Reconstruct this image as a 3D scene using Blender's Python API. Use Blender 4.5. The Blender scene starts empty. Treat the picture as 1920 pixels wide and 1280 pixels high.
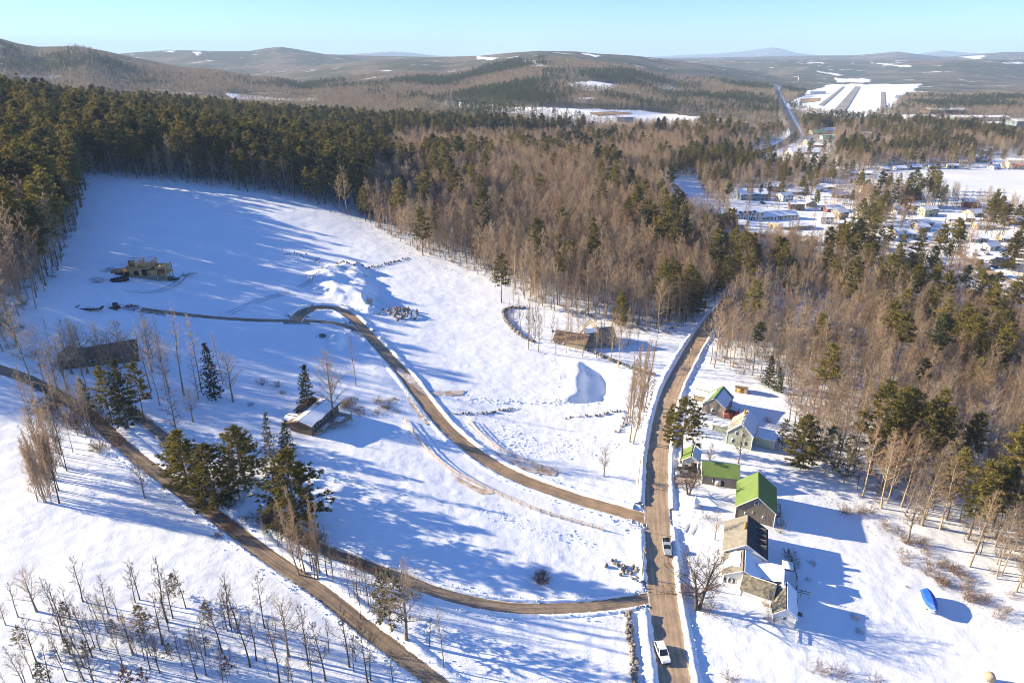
import bpy, math, random
import numpy as np
from mathutils import Vector, Matrix
C = bpy.context.scene.collection
SC = bpy.context.scene
R = math.radians
rng = np.random.default_rng(7)
random.seed(7)

# ------------------------------------------------------------ camera
CAM_H, PITCH, FPX = 105.0, R(22.6), 1280.0
CP, SP = math.cos(PITCH), math.sin(PITCH)
cam_d = bpy.data.cameras.new('camera'); cam = bpy.data.objects.new('camera', cam_d); C.objects.link(cam)
cam.location = (0, 0, CAM_H); cam.rotation_euler = (R(90) - PITCH, 0, 0)
cam_d.sensor_width = 36.0; cam_d.lens = 24.0
cam_d.clip_start = 1.0; cam_d.clip_end = 90000.0
SC.camera = cam

# ------------------------------------------------------------ sky, sun, exposure
SUN_EL, SUN_DIR = R(21.0), math.atan2(0.16, -0.987)      # azimuth of the direction TO the sun, from +X counter-clockwise
world = bpy.data.worlds.new('World'); SC.world = world; world.use_nodes = True
wn = world.node_tree; wn.nodes.clear()
wo = wn.nodes.new('ShaderNodeOutputWorld'); wb = wn.nodes.new('ShaderNodeBackground')
sky = wn.nodes.new('ShaderNodeTexSky'); sky.sky_type = 'NISHITA'; sky.sun_disc = False
sky.sun_elevation = SUN_EL; sky.sun_rotation = math.pi / 2 - SUN_DIR
sky.altitude = 200; sky.air_density = 0.72; sky.dust_density = 0.0; sky.ozone_density = 6.0
tint = wn.nodes.new('ShaderNodeMix'); tint.data_type = 'RGBA'; tint.blend_type = 'MULTIPLY'; tint.inputs['Factor'].default_value = 1.0; tint.inputs['B'].default_value = (0.83, 0.89, 1.03, 1)
wn.links.new(sky.outputs[0], tint.inputs['A']); wn.links.new(tint.outputs['Result'], wb.inputs[0]); wb.inputs[1].default_value = 0.084
wn.links.new(wb.outputs[0], wo.inputs[0])
sun_d = bpy.data.lights.new('sun', 'SUN'); sun = bpy.data.objects.new('sun', sun_d); C.objects.link(sun)
sun_d.energy = 5.0; sun_d.angle = R(0.5); sun_d.color = (1.0, 0.80, 0.53)
to_sun = Vector((math.cos(SUN_DIR) * math.cos(SUN_EL), math.sin(SUN_DIR) * math.cos(SUN_EL), math.sin(SUN_EL)))
sun.rotation_euler = to_sun.to_track_quat('Z', 'Y').to_euler()
SC.view_settings.view_transform = 'Standard'; SC.view_settings.look = 'None'
SC.view_settings.exposure = 1.57; SC.view_settings.gamma = 1.0
SC.view_settings.use_curve_mapping = False
SC.render.engine = 'CYCLES'
cy = SC.cycles
cy.max_bounces = 5; cy.diffuse_bounces = 2; cy.glossy_bounces = 2; cy.transmission_bounces = 2
cy.volume_bounces = 1; cy.transparent_max_bounces = 6
cy.use_denoising = True; cy.denoiser = 'OPENIMAGEDENOISE'
cy.denoising_input_passes = 'RGB_ALBEDO_NORMAL'
cy.use_adaptive_sampling = False; cy.pixel_filter_type = 'BLACKMAN_HARRIS'; cy.filter_width = 0.95
cy.sample_clamp_indirect = 4.0
SC.render.use_persistent_data = False

# ------------------------------------------------------------ pixel <-> world
def ray(px, py):
    u = np.asarray(px, float) - 960.0; v = np.asarray(py, float) - 640.0
    return u, FPX * CP - v * SP, -(FPX * SP + v * CP)
def flat(px, py, z):
    u, y, dz = ray(px, py); t = (z - CAM_H) / dz
    return u * t, y * t
def project(x, y, z):
    dz = np.asarray(z, float) - CAM_H
    fwd = y * CP - dz * SP; up = y * SP + dz * CP
    fwd = np.where(np.abs(fwd) < 1e-6, 1e-6, fwd)
    return 960 + FPX * x / fwd, 640 - FPX * up / fwd, fwd
def sstep(a, b, x):
    t = np.clip((x - a) / (b - a), 0, 1); return t * t * (3 - 2 * t)

# ------------------------------------------------------------ terrain
CTRL = [(1260,1280,0),(1235,1000,0),(1225,900,0),(1245,760,-1),(1300,660,-3),(1335,600,-5),
 (1450,450,-12),(1500,340,-15),(1800,350,-15),(1890,500,-13),(1700,600,-10),(1340,405,-11),(1260,345,-10),
 (1700,800,-6),(1880,950,-8),(1500,950,-2),(1600,1100,-3.5),(1850,1150,-6),(1850,1280,-6),(1450,1250,-1),(1400,900,-1),
 (850,1280,3),(1000,1100,2.5),(700,1150,5.5),(900,1020,5),(650,900,10),(500,1000,9.5),(300,1280,9),(0,1280,12),(0,1000,15),(250,950,11.5),
 (560,800,13),(800,850,7),(1000,930,3),(1150,860,0),(1050,760,1),(1000,680,1.5),(800,640,7),(650,600,12),(720,750,9),(900,550,3.5),(770,470,9),(950,540,2),
 (260,540,26),(150,600,28),(100,700,22),(0,700,23),(300,640,21),(400,720,17),(450,560,20),(550,480,17),(400,420,26),(200,340,37),(350,350,33),(600,385,22),(700,430,13),(110,560,31),(60,560,35)]
WCTRL = [(-300,700,19),(-100,850,0),(50,900,-16),(200,900,-14),(-460,600,66),(-380,640,36),(-300,560,40),(-330,400,41),(-280,250,33),(-250,150,27),(-260,90,24),(0,700,-1),(150,700,-8),(350,700,-14),
 (-120,600,13),(-200,850,6),(-500,850,45),(-700,600,80),(-520,400,52),(400,900,-15),(600,700,-15),(500,300,-12),(350,150,-8),(200,80,-5),(-150,60,11),(0,50,4),(100,50,-1),(-350,60,24)]
pts = []
for px, py, z in CTRL:
    x, y = flat(px, py, z); pts.append((float(x), float(y), z))
pts += WCTRL
P = np.array(pts, float)
S_ = 200.0
def tps_k(r2):
    return 0.5 * r2 * np.log(r2 + 1e-12)
A = P[:, :2] / S_
n_ = len(A)
K = tps_k(((A[:, None] - A[None]) ** 2).sum(-1)) + 0.02 * np.eye(n_)
Pm = np.hstack([np.ones((n_, 1)), A])
M_ = np.block([[K, Pm], [Pm.T, np.zeros((3, 3))]])
W_ = np.linalg.solve(M_, np.concatenate([P[:, 2], np.zeros(3)]))
def tps(x, y):
    out = np.empty(x.shape)
    xf, yf, of = x.ravel() / S_, y.ravel() / S_, out.ravel()
    for i in range(0, len(xf), 60000):
        a = np.stack([xf[i:i + 60000], yf[i:i + 60000]], 1)
        k = tps_k(((a[:, None] - A[None]) ** 2).sum(-1))
        of[i:i + 60000] = k @ W_[:n_] + W_[n_] + a @ W_[n_ + 1:]
    return of.reshape(x.shape)

def vnoise(x, y, seed=0):
    xi = np.floor(x).astype(np.int64); yi = np.floor(y).astype(np.int64)
    fx = x - xi; fy = y - yi
    fx = fx * fx * (3 - 2 * fx); fy = fy * fy * (3 - 2 * fy)
    def hsh(a, b):
        h = (a * 374761393 + b * 668265263 + seed * 974711) & 0x7fffffff
        h = ((h ^ (h >> 13)) * 1274126177) & 0x7fffffff
        return ((h ^ (h >> 16)) & 0xffff) / 65535.0
    return (hsh(xi, yi) * (1 - fx) + hsh(xi + 1, yi) * fx) * (1 - fy) + (hsh(xi, yi + 1) * (1 - fx) + hsh(xi + 1, yi + 1) * fx) * fy
def fbm(x, y, seed=0, o=4):
    s = 0; a = 0.5
    for i in range(o):
        s = s + a * (vnoise(x, y, seed + i) - 0.5); x = x * 2.03 + 17.1; y = y * 2.03 + 5.7; a *= 0.5
    return s * 2

# ridges: (distance, half depth towards the viewer, behind, [(px, py of the crest)])
RIDGES = [
 (3000, 900, 1200, [(-400,60),(-100,72),(0,70),(40,82),(75,88),(150,87),(200,96),(250,108),(350,128),(450,142),(520,152),(600,170)]),
 (6500, 1800, 2500, [(-300,110),(100,112),(250,99),(320,94),(400,96),(470,96),(500,91),(527,88),(560,93),(610,102),(700,105),(800,107),(900,112)]),
 (4200, 2000, 2200, [(400,150),(560,128),(700,112),(830,107),(900,105),(960,99),(1010,96),(1080,97),(1120,101),(1180,104),(1240,110),(1300,118),(1400,133),(1480,146),(1560,160)]),
 (11000, 3000, 3000, [(1000,112),(1250,109),(1400,107),(1480,105),(1600,104),(1640,101),(1680,97),(1720,102),(1770,107),(1830,102),(1880,98),(1950,97),(2300,98)]),
 (24000, 3000, 3000, [(1100,112),(1200,108),(1290,103),(1340,101),(1390,97),(1425,92),(1447,89),(1465,92),(1490,99),(1560,107),(1690,106),(1735,99),(1765,95),(1800,98),(1850,101),(1900,106),(2300,108)]),
 (20000, 3000, 3000, [(560,112),(640,103),(690,100),(735,97),(770,99),(820,105),(900,110)]),
 (1900, 420, 500, [(640,215),(740,192),(790,190),(840,205),(900,225)]),
]
def far_h(x, y):
    d = np.hypot(x, y) + 1e-6
    px = 960 + FPX / CP * (x / np.maximum(y, d * 0.2)) * 1.0     # azimuth as a pixel column near the horizon
    z = -15 + 5 * fbm(x / 700, y / 700, 3, 3) * sstep(900, 2500, d)
    for dist, wn_, wf, crest in RIDGES:
        cx = np.array([c[0] for c in crest], float); cyy = np.array([c[1] for c in crest], float)
        pyc = np.interp(px, cx, cyy)
        wob = 1 + 0.18 * fbm(px / 160.0, d * 0 + dist, 11, 2)
        dd = dist * wob
        u = (px - 960); v = pyc - 640
        ry = FPX * CP - v * SP; rz = -(FPX * SP + v * CP)
        zc = CAM_H + rz / np.hypot(u, ry) * dd
        w = np.where(d < dd, wn_, wf) * (dist * 0 + 1)
        g = np.exp(-((d - dd) / w) ** 2)
        bump = 1 + 0.12 * fbm(x / (dist * .06), y / (dist * .06), 23, 3) * (1 - g)
        zr = -15 + (zc + 15) * g * bump
        z = np.maximum(z, zr)
    return z

PADS = []   # (world polygon, height, edge width)
def poly_sd(poly, x, y):
    """signed distance, positive inside"""
    n = len(poly); ins = np.zeros(x.shape, bool); dm = np.full(x.shape, 1e9)
    for i in range(n):
        x0, y0 = poly[i]; x1, y1 = poly[(i + 1) % n]
        ex, ey = x1 - x0, y1 - y0
        t = np.clip(((x - x0) * ex + (y - y0) * ey) / (ex * ex + ey * ey + 1e-12), 0, 1)
        dm = np.minimum(dm, np.hypot(x - x0 - t * ex, y - y0 - t * ey))
        c = (y0 > y) != (y1 > y)
        with np.errstate(divide='ignore', invalid='ignore'):
            xs = x0 + (y - y0) / (y1 - y0 + 1e-30) * ex
        ins ^= c & (x < xs)
    return np.where(ins, dm, -dm)
def in_poly(poly, x, y):
    n = len(poly); ins = np.zeros(np.shape(x), bool)
    for i in range(n):
        x0, y0 = poly[i]; x1, y1 = poly[(i + 1) % n]
        c = (y0 > y) != (y1 > y)
        if y1 != y0:
            ins ^= c & (x < x0 + (y - y0) / (y1 - y0) * (x1 - x0))
    return ins

def hgt(x, y):
    x = np.asarray(x, float); y = np.asarray(y, float)
    d = np.hypot(x, y); b = sstep(950, 1350, d)
    near = np.where(b < 1, tps(x, y), 0.0)
    near = np.clip(near, -22, 95)
    far = far_h(x, y)
    z = near * (1 - b) + far * b
    for poly, H, w, bb in PADS:
        m = (x > bb[0] - 2) & (x < bb[2] + 2) & (y > bb[1] - 2) & (y < bb[3] + 2)
        if np.any(m):
            sd = poly_sd(poly, np.where(m, x, 1e6), np.where(m, y, 1e6))
            sd = sd + np.where(m, .45 * w * fbm(x / 7, y / 7, 77, 3), 0)
            z = z + np.where(m, H * sstep(0, w, sd) * (.8 + (.55 if H > 0 else 0) * fbm(x / 9, y / 9, 78, 3)), 0)
    return z
def h1(x, y):
    return float(hgt(np.array([x]), np.array([y]))[0])
_D = np.concatenate([np.arange(50, 700, 2.0), np.geomspace(700, 30000, 500)])
def at(px, py, lift=0.0):
    """ground point seen at a photograph pixel (lift: the ray meets a surface that much above the ground)"""
    u, ry, rz = ray(px, py); L = math.hypot(u, ry)
    D = _D
    for it in range(2):
        x = u / L * D; y = ry / L * D; zr = CAM_H + rz / L * D
        below = zr <= hgt(x, y) + lift
        i = int(np.argmax(below)) if below.any() else len(D) - 1
        i = max(i, 1)
        D = np.linspace(D[i - 1], D[i], 24)
    d = D[-1] if i >= len(x) else (D[0] + D[-1]) / 2
    x, y = u / L * d, ry / L * d
    return Vector((x, y, h1(x, y)))
def atp(lst):
    return [at(*p) for p in lst]
def pad(pix, H, w):
    q = [(p.x, p.y) for p in atp(pix)]
    xs = [a for a, b in q]; ys = [b for a, b in q]
    return (q, H, w, (min(xs), min(ys), max(xs), max(ys)))
_new = [
 pad([(560,505),(640,490),(690,502),(718,540),(712,585),(690,596),(655,572),(600,560)], 4.6, 9.0),
 pad([(1086,678),(1142,686),(1158,720),(1146,754),(1056,758),(1080,738)], -4.4, 4.0),
 pad([(612,622),(640,618),(660,640),(640,660),(612,655)], 2.6, 4.0),
]
PADS = _new
# ------------------------------------------------------------ materials
def mat(name, col, rough=0.8, spec=0.2, metal=0.0, var=0.0, vscale=3.0, col2=None, bump=0.0, bscale=20.0, objvar=0.0, stretch=None, transl=0.0):
    m = bpy.data.materials.new(name); m.use_nodes = True
    nt = m.node_tree; b = nt.nodes['Principled BSDF']
    b.inputs['Roughness'].default_value = rough; b.inputs['Metallic'].default_value = metal
    b.inputs['Specular IOR Level'].default_value = spec
    b.inputs['Base Color'].default_value = (*col, 1)
    N, Lk = nt.nodes.new, nt.links.new
    src = None
    if var or col2 or bump or objvar:
        tc = N('ShaderNodeTexCoord'); vec = tc.outputs['Object']
        if stretch:
            mp = N('ShaderNodeMapping'); mp.inputs['Scale'].default_value = stretch; Lk(vec, mp.inputs['Vector']); vec = mp.outputs[0]
    if var or col2:
        no = N('ShaderNodeTexNoise'); no.inputs['Scale'].default_value = vscale; no.inputs['Detail'].default_value = 5
        Lk(vec, no.inputs['Vector'])
        mx = N('ShaderNodeMix'); mx.data_type = 'RGBA'
        c2 = col2 or tuple(c * (1 - var) for c in col)
        mx.inputs['A'].default_value = (*[min(1, c * (1 + (0 if col2 else var * .6))) for c in col], 1); mx.inputs['B'].default_value = (*c2, 1)
        rmp = N('ShaderNodeMapRange'); rmp.inputs['From Min'].default_value = 0.35; rmp.inputs['From Max'].default_value = 0.65
        Lk(no.outputs[0], rmp.inputs[0]); Lk(rmp.outputs[0], mx.inputs['Factor'])
        src = mx.outputs['Result']
    if objvar:
        oi = N('ShaderNodeObjectInfo'); hs = N('ShaderNodeHueSaturation')
        mr = N('ShaderNodeMapRange'); mr.inputs['To Min'].default_value = 1 - objvar; mr.inputs['To Max'].default_value = 1 + objvar
        Lk(oi.outputs['Random'], mr.inputs[0]); Lk(mr.outputs[0], hs.inputs['Value'])
        if src: Lk(src, hs.inputs['Color'])
        else: hs.inputs['Color'].default_value = (*col, 1)
        src = hs.outputs[0]
    if src: Lk(src, b.inputs['Base Color'])
    if transl:
        tr = N('ShaderNodeBsdfTranslucent'); ms = N('ShaderNodeMixShader'); ms.inputs[0].default_value = transl; tr.inputs[0].default_value = (*col, 1)
        if src: Lk(src, tr.inputs[0])
        Lk(b.outputs[0], ms.inputs[1]); Lk(tr.outputs[0], ms.inputs[2]); Lk(ms.outputs[0], nt.nodes['Material Output'].inputs[0])
    if bump:
        n2 = N('ShaderNodeTexNoise'); n2.inputs['Scale'].default_value = bscale; n2.inputs['Detail'].default_value = 6
        Lk(vec, n2.inputs['Vector'])
        bp = N('ShaderNodeBump'); bp.inputs['Strength'].default_value = 1; bp.inputs['Distance'].default_value = bump
        Lk(n2.outputs[0], bp.inputs['Height']); Lk(bp.outputs[0], b.inputs['Normal'])
    return m

def snow_material(name, woods=True):
    m = bpy.data.materials.new(name); m.use_nodes = True
    nt = m.node_tree; b = nt.nodes['Principled BSDF']; N, Lk = nt.nodes.new, nt.links.new
    b.inputs['Roughness'].default_value = 0.85; b.inputs['Specular IOR Level'].default_value = 0.15
    tc = N('ShaderNodeTexCoord')
    def noise(scale, det=4, rough=0.5):
        n = N('ShaderNodeTexNoise'); n.inputs['Scale'].default_value = scale; n.inputs['Detail'].default_value = det
        n.inputs['Roughness'].default_value = rough; Lk(tc.outputs['Object'], n.inputs['Vector']); return n.outputs[0]
    def mrange(s, a, b_, lo=0, hi=1):
        n = N('ShaderNodeMapRange'); n.inputs['From Min'].default_value = a; n.inputs['From Max'].default_value = b_
        n.inputs['To Min'].default_value = lo; n.inputs['To Max'].default_value = hi; Lk(s, n.inputs[0]); return n.outputs[0]
    def mix(f, a, b_):
        n = N('ShaderNodeMix'); n.data_type = 'RGBA'
        for k, v in (('Factor', f), ('A', a), ('B', b_)):
            if isinstance(v, (int, float)): n.inputs[k].default_value = v
            elif isinstance(v, tuple): n.inputs[k].default_value = (*v, 1)
            else: Lk(v, n.inputs[k])
        return n.outputs['Result']
    def mth(op, a, b_):
        n = N('ShaderNodeMath'); n.operation = op
        for i, v in enumerate((a, b_)):
            if isinstance(v, (int, float)): n.inputs[i].default_value = v
            else: Lk(v, n.inputs[i])
        return n.outputs[0]
    col = mix(mrange(noise(0.05, 4), .35, .65), (0.80, 0.87, 0.95), (0.765, 0.84, 0.925))
    if woods:
        at_ = N('ShaderNodeAttribute'); at_.attribute_name = 'woods'
        li = N('ShaderNodeAttribute'); li.attribute_name = 'litter'
        # weeds and litter poking through the snow
        sp = mrange(noise(1.3, 6, .7), .56, .66)
        col = mix(mth('MULTIPLY', sp, li.outputs['Fac']), col, (0.20, 0.15, 0.10))
        # far woodland seen as one surface: bare hardwoods, evergreens and gaps of snow
        wn1 = noise(0.004, 6, .6); wn2 = noise(0.03, 5, .65); wn3 = noise(0.0011, 3, .5)
        tree = mix(mrange(wn2, .38, .62), (0.19, 0.16, 0.125), (0.11, 0.095, 0.075))
        ever = mix(mrange(wn2, .4, .6), (0.06, 0.07, 0.045), (0.09, 0.095, 0.055))
        tree = mix(mrange(mth('ADD', mth('MULTIPLY', wn1, .7), mth('MULTIPLY', wn3, .3)), .44, .51), tree, ever)
        gap = mrange(noise(0.055, 5, .7), .63, .70)
        tree = mix(mth('MULTIPLY', gap, 0.6), tree, (0.75, 0.77, 0.8))
        gap2 = mrange(noise(.0075, 5, .62), .635, .66)
        tree = mix(mth('MULTIPLY', gap2, 0.85), tree, (0.78, 0.82, 0.86))
        col = mix(at_.outputs['Fac'], col, tree)
    Lk(col, b.inputs['Base Color'])
    h = mth('ADD', mth('MULTIPLY', noise(0.5, 5, .6), 0.5), mth('MULTIPLY', noise(2.4, 4, .65), 0.26))
    if woods:
        h = mth('ADD', h, mth('MULTIPLY', mth('MULTIPLY', noise(.05, 6, .75), 22.0), at_.outputs['Fac']))
    bp = N('ShaderNodeBump'); bp.inputs['Strength'].default_value = 0.5; bp.inputs['Distance'].default_value = 0.55
    Lk(h, bp.inputs['Height']); Lk(bp.outputs[0], b.inputs['Normal'])
    return m

def road_material(name, base, dark, snow_edge=0.0, wet=0.0):
    m = bpy.data.materials.new(name); m.use_nodes = True
    nt = m.node_tree; b = nt.nodes['Principled BSDF']; N, Lk = nt.nodes.new, nt.links.new
    b.inputs['Roughness'].default_value = 0.8; b.inputs['Specular IOR Level'].default_value = 0.2
    uv = N('ShaderNodeUVMap'); mp = N('ShaderNodeMapping'); mp.inputs['Scale'].default_value = (9, 0.05, 1)
    Lk(uv.outputs[0], mp.inputs[0])
    n1 = N('ShaderNodeTexNoise'); n1.inputs['Scale'].default_value = 1.0; n1.inputs['Detail'].default_value = 4; Lk(mp.outputs[0], n1.inputs['Vector'])
    tc = N('ShaderNodeTexCoord')
    n2 = N('ShaderNodeTexNoise'); n2.inputs['Scale'].default_value = 0.25; n2.inputs['Detail'].default_value = 7; n2.inputs['Roughness'].default_value = .7; Lk(tc.outputs['Object'], n2.inputs['Vector'])
    ad = N('ShaderNodeMath'); ad.operation = 'ADD'; Lk(n1.outputs[0], ad.inputs[0]); Lk(n2.outputs[0], ad.inputs[1])
    mr = N('ShaderNodeMapRange'); mr.inputs['From Min'].default_value = 0.86; mr.inputs['From Max'].default_value = 1.14; Lk(ad.outputs[0], mr.inputs[0])
    mx = N('ShaderNodeMix'); mx.data_type = 'RGBA'; mx.inputs['A'].default_value = (*dark, 1); mx.inputs['B'].default_value = (*base, 1)
    Lk(mr.outputs[0], mx.inputs['Factor'])
    src = mx.outputs['Result']
    # snow and slush creeping in from both edges
    sx = N('ShaderNodeSeparateXYZ'); Lk(uv.outputs[0], sx.inputs[0])
    e = N('ShaderNodeMath'); e.operation = 'SUBTRACT'; Lk(sx.outputs[0], e.inputs[0]); e.inputs[1].default_value = .5
    ab = N('ShaderNodeMath'); ab.operation = 'ABSOLUTE'; Lk(e.outputs[0], ab.inputs[0])
    n3 = N('ShaderNodeTexNoise'); n3.inputs['Scale'].default_value = 0.6; n3.inputs['Detail'].default_value = 6; Lk(tc.outputs['Object'], n3.inputs['Vector'])
    s3 = N('ShaderNodeMath'); s3.operation = 'MULTIPLY_ADD'; Lk(n3.outputs[0], s3.inputs[0]); s3.inputs[1].default_value = 0.22; Lk(ab.outputs[0], s3.inputs[2])
    m3 = N('ShaderNodeMapRange'); m3.inputs['From Min'].default_value = 0.60 - snow_edge; m3.inputs['From Max'].default_value = 0.635 - snow_edge; Lk(s3.outputs[0], m3.inputs[0])
    mx2 = N('ShaderNodeMix'); mx2.data_type = 'RGBA'; Lk(m3.outputs[0], mx2.inputs['Factor']); Lk(src, mx2.inputs['A']); mx2.inputs['B'].default_value = (0.78, 0.77, 0.76, 1)
    Lk(mx2.outputs['Result'], b.inputs['Base Color'])
    n4 = N('ShaderNodeTexNoise'); n4.inputs['Scale'].default_value = 3; n4.inputs['Detail'].default_value = 5; Lk(tc.outputs['Object'], n4.inputs['Vector'])
    bp = N('ShaderNodeBump'); bp.inputs['Distance'].default_value = 0.12; bp.inputs['Strength'].default_value = .6; Lk(n4.outputs[0], bp.inputs['Height']); Lk(bp.outputs[0], b.inputs['Normal'])
    return m

M = {}
M['snow'] = snow_material('snow_ground')
M['bank'] = snow_material('snow_bank', False)
M['road'] = road_material('sanded_asphalt', (0.47, 0.36, 0.25), (0.31, 0.24, 0.17), 0.02)
M['dirt'] = road_material('frozen_dirt', (0.44, 0.315, 0.195), (0.24, 0.18, 0.12), 0.06)
M['lane'] = road_material('lane_gravel', (0.34, 0.27, 0.19), (0.16, 0.13, 0.105), 0.05)
M['asphalt'] = road_material('dark_asphalt', (0.16, 0.15, 0.145), (0.09, 0.088, 0.09), 0.02)
M['runway'] = mat('runway_asphalt', (0.27, 0.265, 0.26), var=.25, vscale=.03)
M['ice'] = mat('lake_ice', (0.60, 0.66, 0.71), rough=.5, col2=(0.74, 0.79, 0.83), vscale=.015, bump=.05, bscale=.6)
M['dry'] = mat('dry_field', (0.36, 0.25, 0.14), var=.3, vscale=.02)

# ------------------------------------------------------------ object helpers
def put(o, label=None, cat=None, group=None, kind=None, parent=None):
    C.objects.link(o)
    if label: o['label'] = label
    if cat: o['category'] = cat
    if group: o['group'] = group
    if kind: o['kind'] = kind
    if parent: o.parent = parent
    return o
def np_mesh(name, verts, faces, mats, smooth=False, midx=None, uvs=None):
    """faces: int array (n,3) or (n,4)"""
    me = bpy.data.meshes.new(name); verts = np.asarray(verts, np.float32); faces = np.asarray(faces, np.int32)
    nf, k = faces.shape
    me.vertices.add(len(verts)); me.vertices.foreach_set('co', verts.ravel())
    me.loops.add(nf * k); me.loops.foreach_set('vertex_index', faces.ravel())
    me.polygons.add(nf); me.polygons.foreach_set('loop_start', np.arange(0, nf * k, k, dtype=np.int32))
    me.polygons.foreach_set('loop_total', np.full(nf, k, np.int32))
    for m in (mats if isinstance(mats, (list, tuple)) else [mats]): me.materials.append(m)
    if midx is not None: me.polygons.foreach_set('material_index', np.asarray(midx, np.int32))
    if uvs is not None:
        l = me.uv_layers.new(name='UVMap'); l.data.foreach_set('uv', np.asarray(uvs, np.float32)[faces.ravel()].ravel())
    me.update(calc_edges=True)
    if smooth: me.polygons.foreach_set('use_smooth', np.ones(nf, bool))
    me.validate()
    return me
def grid_faces(nr, nc):
    i = np.arange((nr - 1) * (nc - 1)); r, c = i // (nc - 1), i % (nc - 1)
    a = r * nc + c
    return np.stack([a, a + 1, a + nc + 1, a + nc], 1)

# ------------------------------------------------------------ road lines
def smooth_line(p, step):
    """Catmull-Rom through p (n,2), resampled every step metres"""
    p = np.asarray(p, float); q = np.vstack([2 * p[0] - p[1], p, 2 * p[-1] - p[-2]])
    out = []
    for i in range(1, len(q) - 2):
        t = np.linspace(0, 1, 24, endpoint=False)[:, None]
        a, b, c, d = q[i - 1], q[i], q[i + 1], q[i + 2]
        out.append(.5 * (2 * b + (c - a) * t + (2 * a - 5 * b + 4 * c - d) * t ** 2 + (3 * b - a - 3 * c + d) * t ** 3))
    out.append(p[-1:]); out = np.vstack(out)
    s = np.concatenate([[0], np.cumsum(np.hypot(*np.diff(out, axis=0).T))])
    n = max(3, int(s[-1] / step) + 1); u = np.linspace(0, s[-1], n)
    return np.stack([np.interp(u, s, out[:, 0]), np.interp(u, s, out[:, 1])], 1)
def normals2(l):
    t = np.gradient(l, axis=0); t /= np.linalg.norm(t, axis=1)[:, None] + 1e-9
    return np.stack([-t[:, 1], t[:, 0]], 1)          # to the left of travel
def pix_line(pix, step=2.0):
    return smooth_line([(p.x, p.y) for p in atp(pix)], step)
ROADS = {}
def road(key, pix, width, step=2.0):
    ROADS[key] = (pix_line(pix, step), width)
road('main', [(1275,1330),(1267,1280),(1258,1228),(1246,1140),(1239,1080),(1235,1030),(1231,950),(1232,900),(1233,860),(1241,800),(1250,760),(1264,720),(1285,680),(1308,640),(1328,610),(1350,582),(1375,556)], 6.4)
road('new', [(1234,968),(1212,972),(1150,955),(1050,925),(950,885),(880,840),(830,795),(790,745),(760,705),(720,660),(690,627),(665,600),(640,582),(610,576),(580,581),(562,590),(553,602)], 5.0)
road('spur', [(690,627),(640,609),(590,603),(550,602),(480,601),(400,596),(330,588),(265,580)], 3.6)
road('lane', [(880,1330),(820,1280),(700,1188),(600,1108),(500,1040),(420,978),(340,918),(270,868),(220,825),(170,780),(100,735),(40,706),(-40,680)], 3.8)
road('drive', [(1236,1118),(1180,1128),(1110,1137),(1040,1140),(950,1138),(850,1119),(760,1088),(680,1058),(600,1028),(540,993),(490,965)], 3.2)
road('drive2', [(352,868),(320,832),(285,800),(245,768),(215,742)], 3.0)
road('bend', [(1238,356),(1256,345),(1268,352),(1285,376),(1312,398),(1350,408)], 7.0, 4)
road('highway', [(1385,300),(1425,287),(1465,272),(1490,256),(1488,242),(1481,228),(1470,205),(1461,185),(1455,168),(1452,160)], 17.0, 10)
road('street', [(1920,598),(1880,560),(1850,515),(1830,485)], 5.5, 4)
road('street_two', [(1930,545),(1880,520),(1835,498),(1780,470),(1700,455)], 5.5, 4)
RX = []
for k, (l, w) in ROADS.items():
    RX.append((l, w / 2, (l[:, 0].min() - 14, l[:, 1].min() - 14, l[:, 0].max() + 14, l[:, 1].max() + 14)))
def road_gap(x, y, most=14.0, skip=()):
    """distance from the nearest road edge (negative on the road), capped"""
    out = np.full(x.shape, most)
    for (k, _), (l, hw, bb) in zip(ROADS.items(), RX):
        if k in skip: continue
        m = np.nonzero((x > bb[0]) & (x < bb[2]) & (y > bb[1]) & (y < bb[3]))[0]
        if not len(m): continue
        xx, yy = x[m], y[m]
        best = np.full(len(m), 1e9)
        for i in range(0, len(l) - 1):
            x0, y0 = l[i]; ex, ey = l[i + 1] - l[i]
            c = np.nonzero((np.abs(xx - x0) < 30) & (np.abs(yy - y0) < 30))[0] if abs(ex) + abs(ey) < 14 else np.arange(len(xx))
            if not len(c): continue
            t = np.clip(((xx[c] - x0) * ex + (yy[c] - y0) * ey) / (ex * ex + ey * ey + 1e-9), 0, 1)
            best[c] = np.minimum(best[c], np.hypot(xx[c] - x0 - t * ex, yy[c] - y0 - t * ey))
        out[m] = np.minimum(out[m], best - hw)
    return out

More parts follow.
